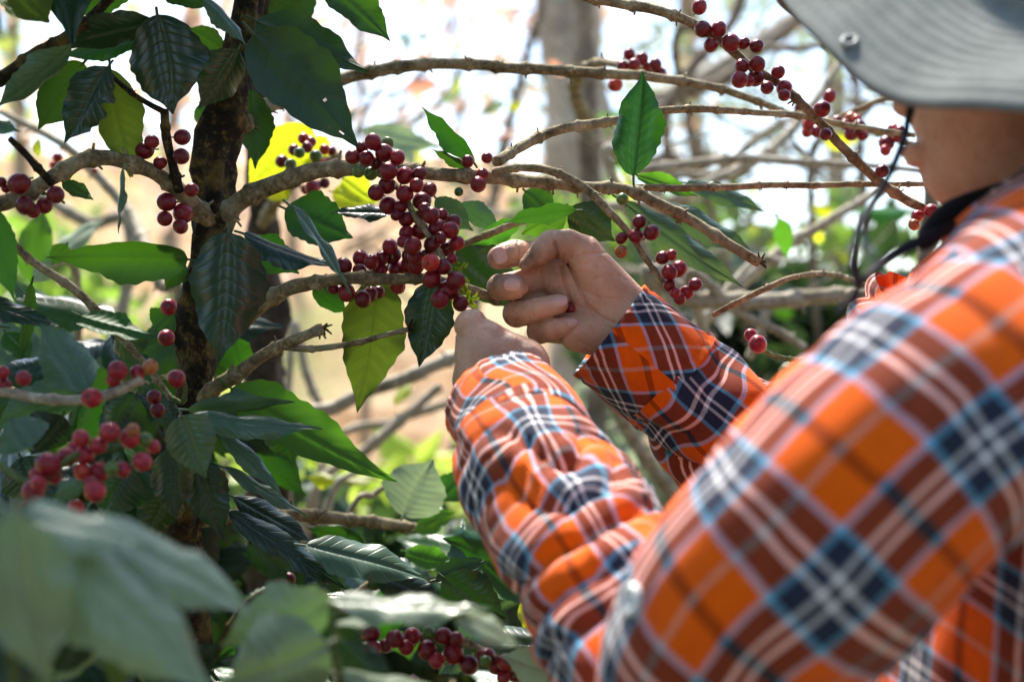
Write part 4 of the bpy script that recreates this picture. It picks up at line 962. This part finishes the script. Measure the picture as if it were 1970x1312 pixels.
b10 = branch(T1, [(735, 335, .995, 7), (775, 372, .98, 6), (800, 420, .975, 6), (835, 470, .97, 6), (862, 520, .965, 6), (885, 575, .965, 5)])
b9 = branch(T1, [(950, 330, .995, 8), (1010, 322, .98, 8), (1070, 332, .975, 8), (1125, 362, .97, 8), (1175, 410, .965, 8), (1215, 455, .965, 6.5), (1245, 500, .965, 6), (1290, 560, .965, 5)])
b11 = branch(T1, [(650, 542, 1.02, 6), (760, 512, 1.045, 6), (880, 475, 1.04, 6), (930, 455, 1.04, 7), (990, 430, 1.04, 7), (1050, 415, 1.04, 6), (1110, 408, 1.04, 5)], 'bark')
b2n = branch(T1, [(460, 250, 1.07, 17), (500, 212, 1.10, 16), (560, 183, 1.12, 15), (650, 155, 1.13, 13), (750, 133, 1.13, 12), (870, 124, 1.13, 11), (1000, 130, 1.13, 10.5), (1150, 140, 1.14, 10), (1250, 148, 1.15, 9),
                  (1350, 162, 1.16, 8), (1440, 190, 1.17, 7), (1540, 228, 1.18, 6)])
b3 = branch(T1, [(955, 312, 1.0, 11), (1000, 284, 1.02, 10), (1080, 250, 1.04, 10), (1190, 231, 1.05, 9), (1290, 211, 1.06, 7.5), (1400, 212, 1.08, 7), (1520, 222, 1.10, 6), (1620, 238, 1.12, 5.5), (1760, 262, 1.14, 5)])
b12 = branch(T1, [(1150, 360, 1.0, 7), (1230, 362, 1.02, 7), (1330, 362, 1.03, 7), (1450, 358, 1.04, 6.5), (1600, 355, 1.05, 6), (1780, 354, 1.06, 5)])
blr = branch(T1, [(380, 1000, 1.06, 16), (470, 995, 1.1, 14), (560, 988, 1.14, 13), (650, 996, 1.17, 12), (740, 1008, 1.2, 11), (820, 1018, 1.22, 9)])
# spiky tips
for parent_br, (x, y, d) in ((b7, (622, 630, 1.01)), (b7b, (785, 634, 1.0)), (b1, (1462, 505, .985))):
    acc = Acc(); r = random.Random(x)
    for q in range(9):
        p0 = P(x, y, d); dv = Vector((r.uniform(-.3, 1), r.uniform(-.6, .6), r.uniform(-.8, 1))).normalized()*PX(r.uniform(10, 24), d)
        v, f = simple_tube([(p0, PX(3.2, d)), (p0+dv*.5, PX(2.2, d)), (p0+dv, PX(1.4, d))], 5, .004); acc.add(v, f)
    link('bud_scale', acc.me('bud_scale'), M['trunk'], parent_br)
# flower buds by the picked cluster
acc = Acc(); r = random.Random(8)
for q in range(34):
    x, y = r.choice(((885, 515), (890, 525), (905, 575), (912, 590), (898, 560))); p0 = P(x+r.uniform(-9, 9), y+r.uniform(-10, 12), .962)
    dv = Vector((r.uniform(-1, 1), r.uniform(-1, .3), r.uniform(-.8, 1))).normalized()*PX(r.uniform(6, 13), .96)
    v, f = simple_tube([(p0, PX(2.2, .96)), (p0+dv*.6, PX(2.6, .96)), (p0+dv, PX(1.2, .96))], 6, .003); acc.add(v, f)
v, f = simple_tube([(P(895, 548, .963), PX(4, .96)), (P(905, 580, .963), PX(3.6, .96)), (P(918, 600, .965), PX(3, .96))], 7, .003); acc.add(v, f)
link('bud', acc.me('bud'), M['yellow'], b10)
S4 = 2.982; Z1 = dict(org=(0, 0), s=S4); Z2 = dict(org=(0, 400), s=S4); Z4 = dict(org=(440, 200), s=S4); Z3 = dict(org=(0, 800), s=2.563); Z6 = dict(org=(1100, 0), s=2.262); Z8 = dict(org=(440, 960), s=2.985)
g, bb, og = 'cherryg', 'cherryb', 'cherryo'
cherries(b10, [(828,218,47),(712,305,42),(790,312,42),(892,282,50),(968,308,42),(765,252,34),(912,225,34,g),(742,390,34,g),(815,400,38,g),(850,340,36),
 (918,385,50),(1010,412,47),(1095,402,40),(845,510,45),(908,468,48),(1010,518,48),(1078,468,40),(1150,495,42),(1108,558,50),(915,585,50),(985,590,38),(960,640,30),
 (1020,662,42),(1085,650,38),(1125,605,38),(1160,640,48),(1222,640,38),(1290,680,42),(1020,740,40),(1100,728,47),(1200,712,50),(1272,725,48),(1055,815,50),(1165,808,45),
 (1000,790,34),(1255,830,45),(1308,800,42),(1215,770,34),(1280,890,30),(1070,880,42),(1130,875,38)], .972, [b10, b1], rs=1.07, **Z4)
cherries(b10, [(1160,910,50,bb),(1230,935,45),(1165,1005,52),(1305,1012,52),(1258,1072,58),(1210,1125,50),(1330,1145,45)], .955, [b10], rs=1.06, **Z4)
cherries(b6, [(755,885,42),(820,905,42),(880,885,38),(925,820,42),(940,870,45),(660,930,45),(750,955,38),(870,955,38),(965,950,45),(1040,920,50),(1075,930,45),(675,1082,48),
 (770,1120,45),(815,1090,40),(860,1080,35),(970,1045,42),(600,1060,30),(1040,870,45)], 1.01, [b6], rs=1.09, **Z4)
cherries(b1, [(1370,330,38),(1482,310,34),(1455,405,38),(1430,462,48),(1320,505,27,g)], .985, [b1], spread=.004, **Z4)
cherries(b9, [(295,965,32),(348,1012,36),(280,1028,34),(215,1038,27),(215,1095,30,og),(395,1122,30),(435,1110,25),(425,1185,36),(465,1170,38),(425,1242,28),(500,1272,32),(538,1238,30),(450,1275,25),(220,867,27,g),(470,1300,28)],
         .958, [b9], **Z6)
cherries(b5, [(830,865,52),(870,815,42),(1045,788,47),(1040,898,48),(918,935,38)], .985, [b5], rs=1., **Z1)
cherries(tr1, [(955,1160,55),(945,1255,45),(1100,1090,42),(1050,1225,60),(1035,1300,45)], 1.0, [tr1], **Z1)
cherries(tr1, [(968,568,50),(955,745,50)], 1.0, [tr1], **Z2)
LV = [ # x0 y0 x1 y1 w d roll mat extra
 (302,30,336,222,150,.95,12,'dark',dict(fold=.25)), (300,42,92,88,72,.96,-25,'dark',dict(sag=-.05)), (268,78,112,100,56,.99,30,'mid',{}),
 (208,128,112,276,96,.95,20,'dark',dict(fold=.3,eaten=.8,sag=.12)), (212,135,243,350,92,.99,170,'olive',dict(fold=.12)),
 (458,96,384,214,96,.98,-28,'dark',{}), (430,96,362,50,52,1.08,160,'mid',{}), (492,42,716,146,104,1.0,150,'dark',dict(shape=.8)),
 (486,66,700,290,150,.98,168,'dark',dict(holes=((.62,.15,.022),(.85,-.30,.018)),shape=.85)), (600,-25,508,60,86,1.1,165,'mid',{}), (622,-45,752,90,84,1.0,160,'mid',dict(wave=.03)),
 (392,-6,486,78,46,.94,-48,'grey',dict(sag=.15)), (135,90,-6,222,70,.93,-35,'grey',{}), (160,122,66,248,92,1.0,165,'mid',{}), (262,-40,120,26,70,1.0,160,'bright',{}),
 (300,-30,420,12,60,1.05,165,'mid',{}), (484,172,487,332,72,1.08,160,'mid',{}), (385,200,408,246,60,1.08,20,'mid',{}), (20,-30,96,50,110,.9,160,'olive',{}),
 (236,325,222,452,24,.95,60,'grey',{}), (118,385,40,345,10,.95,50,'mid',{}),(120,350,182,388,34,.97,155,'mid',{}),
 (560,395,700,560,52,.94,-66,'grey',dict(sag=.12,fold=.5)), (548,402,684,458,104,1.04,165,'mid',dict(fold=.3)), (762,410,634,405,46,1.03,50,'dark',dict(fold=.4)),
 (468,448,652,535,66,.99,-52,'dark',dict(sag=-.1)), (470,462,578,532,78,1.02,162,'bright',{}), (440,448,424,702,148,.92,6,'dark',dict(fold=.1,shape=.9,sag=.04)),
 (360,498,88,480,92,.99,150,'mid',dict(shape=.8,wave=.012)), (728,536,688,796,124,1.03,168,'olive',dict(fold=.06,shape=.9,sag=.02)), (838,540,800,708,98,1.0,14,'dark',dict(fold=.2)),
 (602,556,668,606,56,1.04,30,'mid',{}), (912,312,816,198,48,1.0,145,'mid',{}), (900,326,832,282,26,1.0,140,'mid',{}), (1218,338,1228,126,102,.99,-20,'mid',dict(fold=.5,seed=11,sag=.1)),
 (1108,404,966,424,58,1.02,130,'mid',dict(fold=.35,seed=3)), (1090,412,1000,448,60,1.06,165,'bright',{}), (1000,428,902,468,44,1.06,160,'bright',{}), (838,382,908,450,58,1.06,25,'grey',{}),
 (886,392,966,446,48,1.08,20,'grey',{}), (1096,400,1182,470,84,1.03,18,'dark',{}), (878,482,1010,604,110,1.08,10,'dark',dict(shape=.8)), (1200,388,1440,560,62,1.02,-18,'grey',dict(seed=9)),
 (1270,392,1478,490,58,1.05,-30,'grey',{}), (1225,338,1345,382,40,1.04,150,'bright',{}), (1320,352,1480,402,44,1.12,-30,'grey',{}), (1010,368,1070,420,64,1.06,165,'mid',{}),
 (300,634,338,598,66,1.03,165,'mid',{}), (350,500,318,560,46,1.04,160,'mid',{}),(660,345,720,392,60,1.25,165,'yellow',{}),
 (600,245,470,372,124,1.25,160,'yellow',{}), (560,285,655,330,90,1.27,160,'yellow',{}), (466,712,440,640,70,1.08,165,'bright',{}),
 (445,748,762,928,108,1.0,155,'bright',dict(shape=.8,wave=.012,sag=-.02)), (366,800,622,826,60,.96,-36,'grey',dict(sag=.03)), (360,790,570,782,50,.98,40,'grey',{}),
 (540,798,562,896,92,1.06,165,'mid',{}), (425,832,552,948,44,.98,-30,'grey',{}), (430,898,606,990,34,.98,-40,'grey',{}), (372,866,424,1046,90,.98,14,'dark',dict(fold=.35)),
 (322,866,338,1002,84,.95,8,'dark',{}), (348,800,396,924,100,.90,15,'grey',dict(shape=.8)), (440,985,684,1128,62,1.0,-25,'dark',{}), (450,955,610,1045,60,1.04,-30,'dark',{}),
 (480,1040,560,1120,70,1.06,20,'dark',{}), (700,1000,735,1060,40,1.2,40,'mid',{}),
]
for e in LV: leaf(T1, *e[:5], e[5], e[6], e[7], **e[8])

# second tree just behind: its brown trunk shows between the branches
T2 = root('coffee_tree', 'coffee tree with smooth brown trunk half hidden behind the mossy trunk', 530, 1312, 1.5)
trunk(T2, [(500, -500, 1.5, 14), (505, -50, 1.5, 20), (490, 250, 1.5, 24), (505, 450, 1.5, 28), (515, 640, 1.5, 36), (520, 800, 1.5, 38), (512, 960, 1.5, 40), (520, 1300, 1.5, 42), (530, 3600, 1.5, 55)], 'barkdark')
tb1 = branch(T2, [(505, 430, 1.48, 12), (540, 375, 1.4, 11), (590, 330, 1.3, 10), (650, 300, 1.25, 8)])
cherries(tb1, [(305,330,38),(375,265,35),(430,200,35,bb),(470,220,35),(450,250,34),(550,262,32,bb),(590,270,30),(510,330,35),(570,345,35,bb),(480,480,45),(550,455,32),(445,490,32),(500,470,34)], 1.2, [tb1], **Z4)
cherries(tb1, [(405,280,33,g),(500,300,37,g),(355,348,34,g)], 1.13, [tb1], **Z4)
for e in ((520,500,470,480,60,1.4,160,'mid',{}), (640,370,735,392,70,1.3,160,'yellow',{}), (560,330,480,365,80,1.35,160,'yellow',{}), (700,250,850,285,50,1.5,160,'pale',{})): leaf(T2, *e[:5], e[5], e[6], e[7], **e[8])

# third tree: its stem stands out of frame above the hat; long bare cherry branch falls from it
T3 = root('coffee_tree', 'coffee tree whose long thin branch of cherries slopes down in front of the hat', 1140, 1312, 2.2)
trunk(T3, [(1130, -900, 2.1, 12), (1120, -400, 2.15, 16), (1130, 200, 2.2, 18), (1150, 700, 2.2, 20), (1140, 1400, 2.2, 24), (1140, 2700, 2.2, 26)], 'barkbrown')
t3 = branch(T3, [(1120, -420, 2.15, 14), (1060, -200, 1.5, 11), (1040, -60, 1.1, 10), (1100, -12, 1.0, 10), (1180, 6, .99, 10), (1250, 18, .985, 10), (1320, 42, .985, 9.5), (1380, 76, .985, 9), (1440, 125, .985, 8.5), (1500, 165, .985, 8), (1560, 218, .985, 8.5),
                 (1620, 282, .985, 9), (1680, 340, .985, 9), (1740, 382, .985, 9), (1790, 408, .985, 8), (1810, 425, .985, 6)])
cherries(t3, [(555,32,34),(570,128,38),(640,128,36),(605,198,32),(692,188,42),(748,190,28),(805,202,32),(740,288,32),(808,280,36),(730,348,38),(800,340,38),(770,355,25),(898,315,30),(850,382,30),(925,385,36),(925,415,28),
 (1090,475,38),(1105,585,28),(1350,745,30),(1505,940,28),(1565,918,32),(1490,978,26,og)], .975, [t3], spread=.004, **Z6)
t3b = branch(T3, [(1132, 240, 2.2, 12), (1110, 190, 1.7, 10), (1110, 150, 1.4, 9), (1150, 120, 1.28, 8), (1210, 130, 1.22, 7), (1280, 145, 1.2, 6)])
cherries(t3b, [(250,238,27),(305,258,30),(222,290,28),(272,282,28),(190,370,32,bb),(365,282,28),(385,320,28),(325,290,20)], 1.2, [t3b], **Z6)
T4 = root('coffee_tree', 'coffee tree bearing bright red cherries behind the chin cord', 1760, 1312, 1.45)
trunk(T4, [(1830, -300, 1.4, 10), (1800, 100, 1.42, 13), (1790, 400, 1.45, 15), (1770, 900, 1.45, 18), (1760, 3800, 1.45, 24)], 'barkbrown')
t4 = branch(T4, [(1795, 300, 1.43, 8), (1720, 265, 1.35, 7), (1640, 245, 1.28, 7), (1560, 225, 1.22, 6), (1530, 218, 1.2, 5)])
t4b = branch(T4, [(1590, 235, 1.24, 4), (1640, 215, 1.24, 5), (1700, 190, 1.25, 6), (1790, 160, 1.4, 7)])
t4c = branch(T4, [(1775, 770, 1.45, 8), (1700, 720, 1.3, 6), (1620, 690, 1.18, 5), (1540, 692, 1.08, 5), (1490, 684, 1.03, 4.5), (1465, 672, 1.0, 4)], 'twig')
t4d = branch(T4, [(1770, 640, 1.45, 7), (1680, 560, 1.3, 6), (1600, 528, 1.15, 5), (1530, 533, 1.08, 5), (1490, 548, 1.06, 6), (1430, 575, 1.05, 6), (1370, 605, 1.05, 5)])
cherries(t4, [(1122,420,30),(995,472,28),(1035,545,32,bb),(1025,575,25,bb),(1065,572,28),(1155,528,25),(1215,515,28,og),(1215,585,30),(1250,550,30),(1265,590,25),(1400,565,28,bb),(1370,625,35),(1365,655,25,bb),(1430,570,25),(1420,600,25,bb),(1240,520,22,bb),(1190,540,22)], 1.22, [t4], **Z6)
cherries(t4c, [(1458,662,18),(1444,645,13)], 1.0, [t4c])
leaf(T4, 1560, 690, 1490, 800, 92, 1.12, 20, 'pale', seed=4); leaf(T4, 1560, 700, 1540, 800, 70, 1.16, -15, 'grey')

# left tree: branches reach in from the left edge
T5 = root('coffee_tree', 'coffee tree at the left edge with twigs of plump cherries and broad grey-green leaves', -260, 1312, .98)
trunk(T5, [(-260, -300, .95, 18), (-250, 200, .96, 24), (-255, 700, .97, 30), (-260, 1400, .98, 34), (-260, 4800, 1.0, 44)])
l0 = branch(T5, [(-250, 300, .95, 14), (-100, 220, .95, 14), (0, 150, .95, 13), (60, 110, .95, 12), (120, 78, .95, 11), (190, 20, .96, 10), (240, -40, .96, 9)], 'trunk')
l1 = branch(T5, [(-250, 330, .96, 9), (-80, 400, .95, 8), (0, 446, .95, 8), (60, 502, .95, 8), (130, 548, .95, 8.5), (190, 602, .95, 8), (270, 690, .95, 7), (330, 765, .95, 6)])
l2 = branch(T5, [(-255, 720, .9, 11), (-100, 740, .87, 10), (0, 752, .86, 10), (70, 768, .86, 10), (160, 770, .86, 10), (225, 752, .86, 10), (275, 728, .86, 9)], 'barkpale')
l3 = branch(T5, [(100, 352, .93, 8), (72, 322, .92, 7.5), (45, 292, .92, 7), (20, 268, .91, 6)], 'trunk')
l4 = branch(T5, [(330, 765, .95, 5), (352, 775, .95, 5), (356, 740, .95, 4), (350, 730, .95, 4)], 'twig', spurs=False)
l5 = branch(T5, [(-255, 1000, .9, 10), (-60, 880, .84, 7), (60, 930, .80, 6), (140, 880, .80, 6), (210, 865, .82, 6), (265, 845, .84, 5)], 'twig')
cherries(b4, [(110,1055,65),(35,1080,28),(8,1045,30),(145,1180,55),(190,1210,45),(255,1180,48),(318,1118,52)], .925, [b4, l3], **Z1)
cherries(l3, [(330,905,30,bb),(310,950,28,bb),(540,978,17,bb)], 1.3, [l3], **Z1)
cherries(l2, [(675,935,60),(790,945,44),(862,912,45,og),(650,985,42),(525,1090,60),(135,978,45),(15,945,40),(20,1020,44)], .855, [l2], default='cherrym', **Z2)
cherries(l4, [(1012,980,55),(885,1085,45),(905,1160,45)], .93, [l4], **Z2)
cherries(l5, [(540,80,52),(640,108,52),(715,118,38,g),(755,150,36),(400,110,44),(485,145,44),(420,190,50),(330,200,50),(365,160,38),(240,240,62),(405,275,42,bb),(490,275,50),(550,260,38,g),(605,265,40),(700,225,50),(470,370,54),(445,330,40),
 (375,455,42,bb),(165,370,58),(140,450,46),(180,290,38),(190,330,40),(270,300,40),(655,70,34,og)], .80, [l5], spread=.02, default='cherrym', **Z3)
for e in ((-10,400,22,585,60,.92,160,'bright',{}), (-90,560,122,625,58,.92,-35,'dark',{}), (150,608,302,658,84,.93,125,'mid',dict(fold=.5,shape=.8)), (168,752,82,614,104,.88,16,'grey',dict(fold=.2)),
          (122,700,-30,716,76,.93,30,'dark',{}), (150,752,-20,835,92,.90,-20,'grey',{}), (60,545,38,700,34,1.0,150,'mid',{}), (95,505,62,545,40,1.1,20,'pale',{}), (128,470,98,510,40,1.12,160,'bright',{}),
          (-60,225,40,250,50,.85,-30,'grey',{}), (240,640,250,700,70,.98,20,'dark',{}), (230,690,300,760,80,.99,20,'dark',{}), (60,860,20,800,110,.84,10,'grey',{}),
          (120,800,60,880,90,.9,-15,'dark',{}), (260,760,200,870,90,.95,10,'dark',{}), (110,960,165,925,44,.76,20,'grey',{}), (250,900,190,1000,110,.95,5,'dark',{}),
          (330,930,280,1040,90,1.0,-10,'dark',{}), (-50,0,10,80,60,.6,40,'dark',{}), (90,860,140,900,60,.92,160,'bright',{}), (300,760,330,830,60,.98,-15,'dark',{}), (40,880,90,980,110,.95,0,'dark',{}), (10,640,60,700,60,1.0,150,'mid',{})): leaf(T5, *e[:5], e[5], e[6], e[7], **e[8])

# foreground bush: big out-of-focus leaves
T6 = root('coffee_bush', 'coffee bush close to the camera with large blurred grey-green leaves at the lower left', 60, 1312, .62)
f0 = branch(T6, [(60, 3900, .62, 18), (60, 2400, .62, 15), (40, 1500, .60, 12), (20, 1200, .58, 10), (20, 1010, .56, 8), (60, 960, .56, 6)], 'twig')
f1 = branch(T6, [(55, 2000, .62, 12), (300, 1650, .64, 9), (560, 1450, .66, 8), (650, 1330, .67, 7), (640, 1240, .67, 7), (638, 1160, .67, 6)], 'twig')
for e in ((20,985,442,1330,240,.55,-22,'fore',dict(fold=.18,seed=21,shape=.75)), (150,1000,512,1176,150,.57,-38,'fore',dict(fold=.3,sag=.1)), (20,990,300,1040,130,.55,-46,'fore',{}), (30,990,70,1330,200,.53,20,'fore',dict(fold=.25)),
          (636,1162,420,1256,140,.66,-30,'fore',dict(seed=5)), (636,1155,950,1172,92,.66,-50,'fore',dict(sag=.02,seed=8,wave=.03)), (640,1200,880,1196,60,.67,118,'mid',{}), (630,1238,430,1330,190,.64,-12,'fore',dict(fold=.3)),
          (870,1180,1010,1236,70,.66,-40,'fore',{}), (650,1292,1010,1372,64,.66,-42,'fore',dict(sag=-.04)), (640,1240,770,1350,90,.68,20,'dark',{}), (245,1160,216,1350,74,.64,165,'olive',{}),
          (110,1290,215,1120,110,.66,15,'dark',{}), (200,1180,80,1330,120,.68,-25,'fore',{}), (300,1320,420,1240,120,.72,20,'dark',{}), (20,1000,-80,1180,160,.54,10,'fore',{}),
          (480,1330,560,1200,110,.74,-10,'dark',{}), (-20,1240,60,1330,100,.6,-10,'dark',{}), (640,1180,560,1130,70,.7,-40,'fore',{}), (650,1180,690,1250,60,.7,20,'dark',{}), (250,1120,330,1290,90,.70,25,'dark',{}), (400,1250,300,1330,90,.72,-20,'dark',{}), (120,1130,200,1300,100,.72,10,'grey',{}), (30,1200,150,1310,90,.70,-30,'dark',{}), (520,1180,470,1290,70,.8,20,'dark',{}), (330,1060,250,1180,80,.8,15,'dark',{})): leaf(T6, *e[:5], e[5]*1.02, e[6], e[7], **e[8])

# lower bush in the middle: the cherry row between two leaves
T7 = root('coffee_bush', 'coffee bush along the bottom edge with a long row of dark red cherries', 820, 1312, .95)
m0 = branch(T7, [(820, 5000, .95, 16), (830, 3000, .95, 14), (820, 1800, .94, 11), (700, 1420, .92, 9), (660, 1290, .91, 8), (740, 1240, .90, 8), (860, 1225, .89, 8), (960, 1270, .88, 7), (1030, 1330, .88, 6)])
m1 = branch(T7, [(815, 2000, .96, 12), (700, 1500, 1.02, 9), (640, 1250, 1.08, 8), (700, 1130, 1.1, 7), (800, 1115, 1.12, 6), (930, 1115, 1.12, 5)])
cherries(m0, [(820,770,52),(955,800,55),(1055,785,52),(830,855,50),(900,840,42),(1020,850,47),(1235,785,52),(1150,765,38,g),(1310,800,44),(1140,865,58),(1290,885,62),(1195,925,47),(1380,950,55),(1480,905,57),(1475,930,35,g),
 (1535,955,47),(1590,935,52),(1650,995,57),(1580,1020,42),(1060,1045,36),(980,1050,34),(880,1030,36),(760,700,44),(840,650,48),(940,660,46),(1040,655,46),(1140,670,46),(730,790,40)], .88, [m0], **Z8)
cherries(m1, [(835,485,40,g),(350,455,36),(300,480,36),(320,420,30),(250,180,36),(330,200,34,g),(230,240,34),(300,150,34,g),(380,150,30,g),(310,240,34,g)], 1.1, [m1], **Z8)
for e in ((588,1048,832,1108,92,1.0,-35,'grey',dict(seed=6)), (560,1060,700,1100,60,1.03,-30,'dark',{}), (838,1116,938,1078,46,1.02,150,'dark',{}), (780,1062,882,1092,50,1.1,160,'bright',{}), (552,1148,692,1142,44,.97,-55,'dark',{}),
          (852,1110,976,1196,100,.97,15,'dark',dict(seed=2)), (930,1080,1030,1160,92,1.1,160,'mid',{}), (1004,1158,1036,1226,46,1.12,160,'yellow',{}), (1100,1300,960,1260,90,.86,20,'pale',{}), (1060,1240,900,1230,100,.95,30,'grey',{}),
          (740,1020,640,1070,60,1.2,-30,'grey',{}), (905,1000,960,1060,80,1.2,-30,'pale',{}), (860,990,800,1010,60,1.25,20,'pale',{}), (776,992,832,880,126,1.15,8,'pale',dict(seed=7,fold=.2)), (850,960,905,900,60,1.2,165,'mid',{}),
          (800,1020,880,985,50,1.2,155,'bright',{}), (720,1100,860,1160,80,1.08,-20,'dark',{}), (640,1100,580,1180,80,1.05,10,'dark',{}), (860,1160,760,1210,70,1.0,10,'dark',{}), (620,1110,660,1150,60,1.1,20,'grey',{}),
          (900,1060,1000,1100,60,1.15,-30,'pale',{}), (680,1250,720,1330,80,.95,20,'dark',{}), (900,1240,840,1300,60,.93,20,'grey',{}), (1000,1320,1080,1250,90,1.0,-10,'grey',{}), (470,1180,560,1260,110,1.0,10,'dark',{}),
          (700,1045,590,1010,50,1.18,150,'mid',{}), (1020,1110,960,1040,60,1.2,165,'mid',{}), (1050,1180,1110,1250,80,1.1,-20,'grey',{})): leaf(T7, *e[:5], e[5], e[6], e[7], **e[8])
# loose foliage filling the shade behind the lower leaves
T8 = root('coffee_bush', 'dense shaded coffee bush around the foot of the mossy trunk', 180, 1312, 1.25)
s0 = branch(T8, [(180, 3900, 1.25, 16), (190, 2200, 1.25, 14), (180, 1400, 1.25, 12), (170, 1100, 1.25, 9), (150, 900, 1.25, 6)], 'trunk')
s1 = branch(T8, [(188, 2000, 1.25, 12), (330, 1450, 1.2, 9), (460, 1180, 1.2, 7), (560, 1120, 1.2, 5)], 'trunk')
r = random.Random(99)
for i in range(90):
    x, y = r.uniform(-60, 620), r.uniform(780, 1330)
    if x > 330 and y < 980+.22*(x-330): continue
    d = r.uniform(1.12, 1.5); tleaf(T8, P(x, y, d), (r.uniform(-1, 1), r.uniform(-.6, .4), r.uniform(-1.1, .2)), r.uniform(.08, .13), r.choice(('dark', 'dark', 'dark', 'mid')), r.uniform(-50, 50), Vector((0, -.8, .6)))
for i in range(26):
    x, y = r.uniform(-40, 330), r.uniform(620, 960); d = r.uniform(1.08, 1.3)
    tleaf(T5, P(x, y, d), (r.uniform(-1, 1), r.uniform(-.5, .4), r.uniform(-1.1, .3)), r.uniform(.07, .115), r.choice(('dark', 'dark', 'mid', 'grey')), r.uniform(-50, 50), Vector((0, -.8, .5)))
for i in range(24):
    x, y = r.uniform(190, 480), r.uniform(560, 1000)
    if x > 400 and y < 700: continue
    d = r.uniform(1.10, 1.22); tleaf(T1, P(x, y, d), (r.uniform(-1, 1), r.uniform(-.4, .4), r.uniform(-1.2, .2)), r.uniform(.06, .10), r.choice(('dark', 'dark', 'mid')), r.uniform(-50, 50), Vector((0, -.9, .4)))
for i in range(22):
    x, y = r.uniform(480, 1080), r.uniform(1060, 1320); d = r.uniform(1.1, 1.5)
    tleaf(T7, P(x, y, d), (r.uniform(-1, 1), r.uniform(-.6, .4), r.uniform(-.6, .4)), r.uniform(.07, .12), r.choice(('dark', 'grey', 'mid', 'pale')), r.uniform(-50, 50), Vector((0, -.6, .8)))
# the cherry held in the closed palm
hc = bpy.data.objects.new('picked_cherry', cherry_mesh('cherry', 5)); C.objects.link(hc); hc.matrix_basis = Matrix.Translation(P(1099, 594, .999)) @ Matrix.Rotation(1.2, 4, 'X') @ Matrix.Scale(PX(14, .99), 4)
hc['label'] = 'dark red cherry already picked and held in the closed palm'; hc['category'] = 'cherry'

# unseen upper crowns of the coffee trees (they shade the leaves below)
for T_, x0, x1, n in ((T2, -100, 620, 70), (T5, -500, 500, 60)):
    for i in range(n):
        d = r.uniform(.75, 1.5); tleaf(T_, P(r.uniform(x0, x1), r.uniform(-900, -260), d), (r.uniform(-1, 1), r.uniform(-1, 1), r.uniform(-.9, .3)), r.uniform(.11, .16), r.choice(('dark', 'mid')), r.uniform(-50, 50), Vector((0, -.2, 1)))
